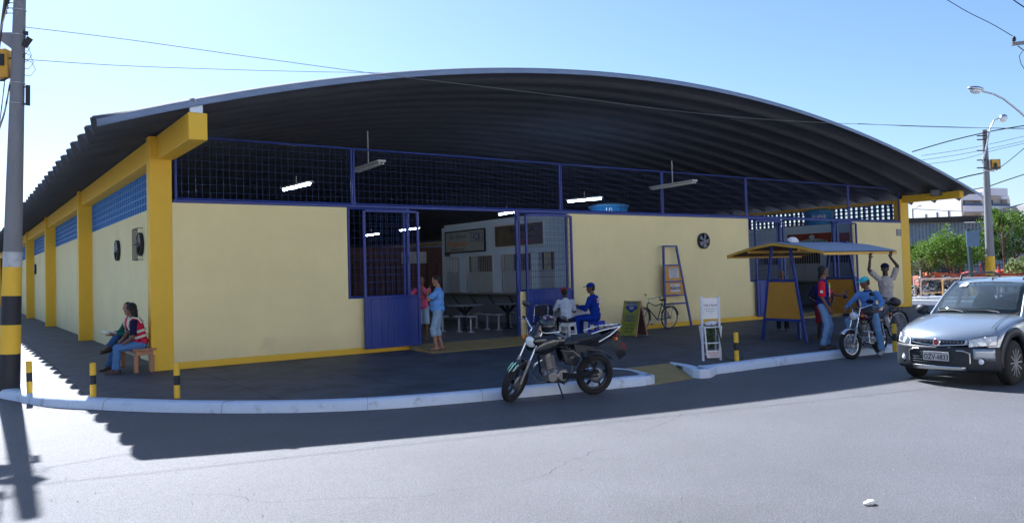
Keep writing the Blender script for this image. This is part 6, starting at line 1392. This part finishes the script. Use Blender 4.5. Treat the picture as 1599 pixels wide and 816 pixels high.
# trees: tapered trunk, limbs, many small leaves in clumps
def tree(label, base, H, cr, cz, col, nleaf, seed, trunk_r=.08, leaf=.10, group='trees right of the hall', squash=.75):
    random.seed(seed); t = thing('tree', label, 'tree', tuple(base), 0, group); mt_w = mat('tree_bark',(0.10,0.07,0.05),0.9,0.25,10,.4,40)
    m = MB(); m.tube([(0,0,-.05),(.04,0,cz*.35),(-.02,.03,cz*.65),(0,0,cz)],[trunk_r*1.3,trunk_r,trunk_r*.8,trunk_r*.5],8); tips = []
    for i in range(9):
        a = random.uniform(0,6.28); e = random.uniform(.1,1.1); L_ = cr*random.uniform(.55,.95); s0_ = V((0,0,cz*random.uniform(.55,.95))); tip = V((math.cos(a)*math.cos(e)*L_, math.sin(a)*math.cos(e)*L_, cz+(math.sin(e)*L_*squash)-cr*.15)); m.tube([s0_, s0_.lerp(tip,.5)+V((0,0,.1)), tip],[trunk_r*.5,trunk_r*.3,trunk_r*.12],5); tips.append(tip)
    m.build('trunk', mt_w, t)
    cl = []
    for i in range(34):
        a = random.uniform(0,6.28); e = math.asin(random.uniform(-.55,1)); q = random.uniform(.45,1.0)**.6*cr; cl.append((V((math.cos(a)*math.cos(e)*q, math.sin(a)*math.cos(e)*q, cz+math.sin(e)*q*squash)), cr*random.uniform(.16,.34)))
    cl += [(p, cr*.28) for p in tips]
    mats_ = [mat('leaf_%s_%d' % (col[0], i), tuple(c*f for c in col[1]), .5, .3, 6, spec=.35) for i, f in enumerate((.75,1.15))]
    for mt in mats_:
        nn_ = mt.node_tree
        if 'leafmix' in nn_.nodes: continue
        b_ = nn_.nodes['Principled BSDF']; b_.inputs['Specular IOR Level'].default_value = .15; tl = nn_.nodes.new('ShaderNodeBsdfTranslucent'); mxs = nn_.nodes.new('ShaderNodeMixShader'); mxs.name = 'leafmix'
        nn_.links.new(b_.inputs['Base Color'].links[0].from_socket, tl.inputs['Color']); mxs.inputs[0].default_value = .42
        nn_.links.new(b_.outputs[0], mxs.inputs[1]); nn_.links.new(tl.outputs[0], mxs.inputs[2]); nn_.links.new(mxs.outputs[0], nn_.nodes['Material Output'].inputs['Surface'])
    m = MB()
    for i in range(nleaf):
        c, r_ = random.choice(cl); d = V((random.gauss(0,1),random.gauss(0,1),random.gauss(0,.8))); p = c+d.normalized()*r_*random.random()**.4
        n = V((random.gauss(0,1),random.gauss(0,1),random.gauss(.5,.8))).normalized(); e, f_ = frame(n); L_ = leaf*random.uniform(.6,1.3); a_ = random.uniform(0,6.28); e2 = e*math.cos(a_)+f_*math.sin(a_); f2 = n.cross(e2)
        m.m = 0 if random.random() < .5 else 1; m.add([p-e2*L_*.5, p+f2*L_*.28, p+e2*L_*.5, p-f2*L_*.28],[(0,1,2,3)])
    m.build('crown', mats_, t)
def gb(u, d): p = AD(u, 433, d); p.z = ROAD; return p
GRN = ('bright',(0.13,0.22,0.035)); GRD = ('deep',(0.055,0.11,0.03))
tree('bright green bushy tree directly right of the yellow end column', gb(1447,48), 3.6, 1.5, 2.1, GRN, 5200, 1, leaf=.15)
tree('bright green rounded tree between the end column and the dark post', gb(1483,46), 3.6, 1.75, 2.35, GRN, 6200, 2, leaf=.15)
tree('low olive bush beside the yellow column behind the railing', gb(1437,44), 2.6, .75, 1.5, ('olive',(0.12,0.13,0.05)), 2200, 3, leaf=.10)
tree('dense dark green tree right of the street pole', gb(1585,52), 4.8, 2.3, 3.0, GRD, 8500, 4, leaf=.17)
tree('dark green tree between the blue panel and the street pole', gb(1537,55), 4.2, 1.6, 2.7, GRD, 5200, 5, leaf=.16)
tree('bright crown showing above the shed roof right of the pole', gb(1570,50), 5.2, 1.3, 4.2, GRN, 2600, 6, leaf=.14)
tree('small pale leafed shrub above the car roof at the right', gb(1595,38), 2.4, .6, 1.55, ('pale',(0.22,0.26,0.10)), 900, 7, leaf=.16, trunk_r=.04)
# sign post with blue panel
p_ = gb(1519,42); sg = thing('sign_post','dark square post carrying a blue grey square panel between the trees','sign',tuple(p_),BG)
m = MB(); m.bar((0,0,0),(-.15,0,AD(1516,357,42).z-ROAD),.16,.16); m.build('post', mat('dark_green_post',(0.012,0.035,0.045),.5), sg)
zz = AD(1522,371,42).z-ROAD; m = MB(); m.box(-.28,.40,-.12,-.09,zz-.46,zz+.36); m.build('panel', mat('blue_grey_panel',(0.09,0.15,0.25),.6,.1,3), sg)
m = MB(); m.box(-.12,.12,-.13,.13,0,.6); m.build('yellow_base', m_yellow, sg)
# railings
m_rail = mat('ochre_railing',(0.62,0.38,0.14),0.5,0.1,5)
frl = None
for i, (u, d, lab) in enumerate(((1438,38,'leftmost ochre pedestrian railing with round corners'),(1472,38.3,'middle ochre pedestrian railing with round corners'),(1508,38.6,'right ochre pedestrian railing partly behind the car'))):
    if frl is None:
        o = frl = thing('railing','', 'railing', tuple(gb(u,d)), BG, 'ochre pedestrian railings beyond the hall'); L_ = 1.05
        m = MB(); m.tube([(0,0,0),(0,0,.95),(.06,0,1.06),(.18,0,1.1),(L_-.18,0,1.1),(L_-.06,0,1.06),(L_,0,.95),(L_,0,0)],.032,8); m.build('hoop', m_rail, o)
        m = MB(); m.tube([(0,0,.45),(L_,0,.45)],.025,6); m.build('mid_rail', m_rail, o)
    else: o = copy_tree(frl); o.location = gb(u,d)
    o['label'] = lab
q_ = gb(1428,37.5); m = MB(); m.tube([(0,0,1.12),(5.2,0,1.12)],.035,8)
for x in (0,.3,5.2): m.tube([(x,0,0),(x,0,1.55 if x==.3 else 1.12)],.028,6)
for z in (.35,.75): m.tube([(0,0,z),(.3,0,z)],.02,6)
tag(m.build('railing', mat('pale_pink_rail',(0.60,0.45,0.36),.5,.1), None, loc=tuple(q_), rotz=BG), 'long straight pale railing running behind the ochre hoops', 'railing')
m = MB(); m.box(-1,14,0,.35,0,.18); o = m.build('kerb', m_kerbw, None, loc=tuple(gb(1430,40)), rotz=BG); struct(o, label='pale raised kerb of the far square beyond the railings')
m = MB(); m.box(-3,16,.35,20,0,.05); o = m.build('far_square', m_road, None, loc=tuple(gb(1430,40)), rotz=BG); struct(o)
# red market barrows under the trees
m_red = mat('red_stall_paint',(0.50,0.06,0.03),0.5,0.2,3); m_redl = mat('orange_red_canvas',(0.65,0.14,0.04),0.7,0.2,3)
for i, (u, d, w_, h_, mt, lab) in enumerate(((1438,45,1.9,1.35,m_redl,'orange red stall counter left under the bright trees'),(1468,46,2.0,1.25,m_red,'dark red stall counter in the middle behind the railings'),(1500,47,2.4,1.3,m_red,'red slatted stall counter right of the dark doorway'),(1542,49,3.2,1.35,m_red,'red slatted stall counter behind the street pole'))):
    t = thing('stall_barrow', lab, 'stall', tuple(gb(u,d)), BG); m = MB(); m.box(0,w_,0,.9,.55,h_*.8); m.build('counter', mt, t, bevel=.02)
    for x in (.05,w_-.11):
        for y in (.05,.79): m = MB(); m.box(x,x+.06,y,y+.06,0,h_+.35 if i > 1 else .549); m.build('leg', m_red, t)
    m = MB(); m.prism([(0,-.1,h_*.8+.01),(w_,-.1,h_*.8+.01),(w_,-.1,h_*.8+.12),(w_*.4,-.1,h_)],(0,1.1,0)); m.build('cover', mt, t)
    if i > 1:
        m = MB()
        for k in range(9): m.bar((w_*k/8,.02,h_*.8),(w_*k/8,.02,h_+.3),.03,.03)
        m.bar((0,.02,h_+.3),(w_,.02,h_+.3),.05,.05); m.build('slat_rail', m_black, t)
# parked motorcycles beyond the railings (copies of the two kinds)
kinds = [o for o in COL.objects if o.parent is None and o.name.startswith('motorcycle')]
for i, (u, d, a, lab) in enumerate(((1449,42,2.2,'parked motorcycle beyond the left ochre railing'),(1464,42.5,2.5,'parked motorcycle with pale tank beyond the railings, second from left'),(1486,43,2.3,'parked motorcycle beyond the right ochre railing'),(1500,43.5,2.0,'parked motorcycle farthest right beyond the railings'))):
    o = copy_tree(kinds[i % 2]); o.location = gb(u,d)+V((0,0,.05)); o.rotation_euler = (R(6),0,a); o['label'] = lab; o['group'] = 'motorcycles parked beyond the railings'
# small far lamp pole and distant town
p_ = gb(1430,95); fp = thing('street_lamp','tiny far street lamp seen between the end column and the apartment block','street lamp',tuple(p_),BG)
hz = AD(1430,326,95).z-ROAD; m = MB(); m.cyl((0,0,0),(0,0,hz),.11,.08,10); m.build('shaft', m_pole, fp); m = MB(); m.tube([(0,0,hz-.3),(.5,0,hz+.2),(.8,0,hz+.35)],.05,5); m.ell((.85,0,hz+.35),.25,.12,.1); m.build('lamp_arm', m_steel, fp)
m_far = mat('distant_plaster',(0.50,0.46,0.42),0.9,0.1,.3); m_fart = mat('distant_roof_tile',(0.30,0.14,0.08),0.9,0.2,.5)
random.seed(21)
def far_house(p, a, w_, d_, h_, lab, mt=m_far):
    t = thing('house', lab, 'house', tuple(p), a); m = MB(); m.box(-w_/2,w_/2,0,d_,0,h_); m.build('wall', mt, t)
    m = MB(); m.prism([(-w_/2-.3,-.4,h_),(w_/2+.3,-.4,h_),(0,-.4,h_+w_*.16)],(0,d_+.8,0)); m.build('roof', m_fart, t)
    for k in range(int(w_/3)):
        m = MB(); x = -w_/2+1.2+k*3; m.box(x,x+.9,-.04,.0,1.1,2.2); m.build('window', m_glassd, t)
for i, (u, d, w_, h_) in enumerate(((1720,70,12,4.0),(1700,95,14,5),(1700,80,12,4),(1480,150,20,5),(1420,160,24,5.5),(1560,150,20,6))):
    far_house(gb(u,d), BG, w_, 9, h_, ('low pale house with tiled roof behind the dark tree at the right','second low house beyond the right edge','third low house beyond the right edge','distant low house behind the shed','distant low house left of the shed','distant low house behind the apartment block')[i])
# left street beyond the pole
for i, (x, y, w_, h_) in enumerate(((-13,26,12,4.2),(-13.5,44,14,5),(-13,66,14,4.5),(-12,92,16,5))):
    far_house(V((x-8,y,ROAD)), -math.pi/2*-1, w_, 8, h_, ('nearest pale house across the side street at the left edge','second pale house across the side street','third pale house across the side street','farthest pale house across the side street')[i])

# unseen houses added behind the camera; their sunlit fronts light the shaded hall
m_front = mat('bounce_house_plaster',(0.70,0.65,0.55),0.9,0.06,.4)
for i, (x, w_, h_) in enumerate(((-38,17,6.5),(-20,16,7.0),(-3,16,7.5),(14,16,6.5),(31,16,7.5),(48,17,7))):
    far_house(V((x,-31,ROAD)), math.pi, w_, 9, h_, ('unseen added house far to the left behind the photographer','second unseen added house behind the photographer','unseen added house directly behind the photographer','fourth unseen added house behind the photographer','fifth unseen added house behind the photographer','unseen added house at the far right behind the photographer')[i], m_front)
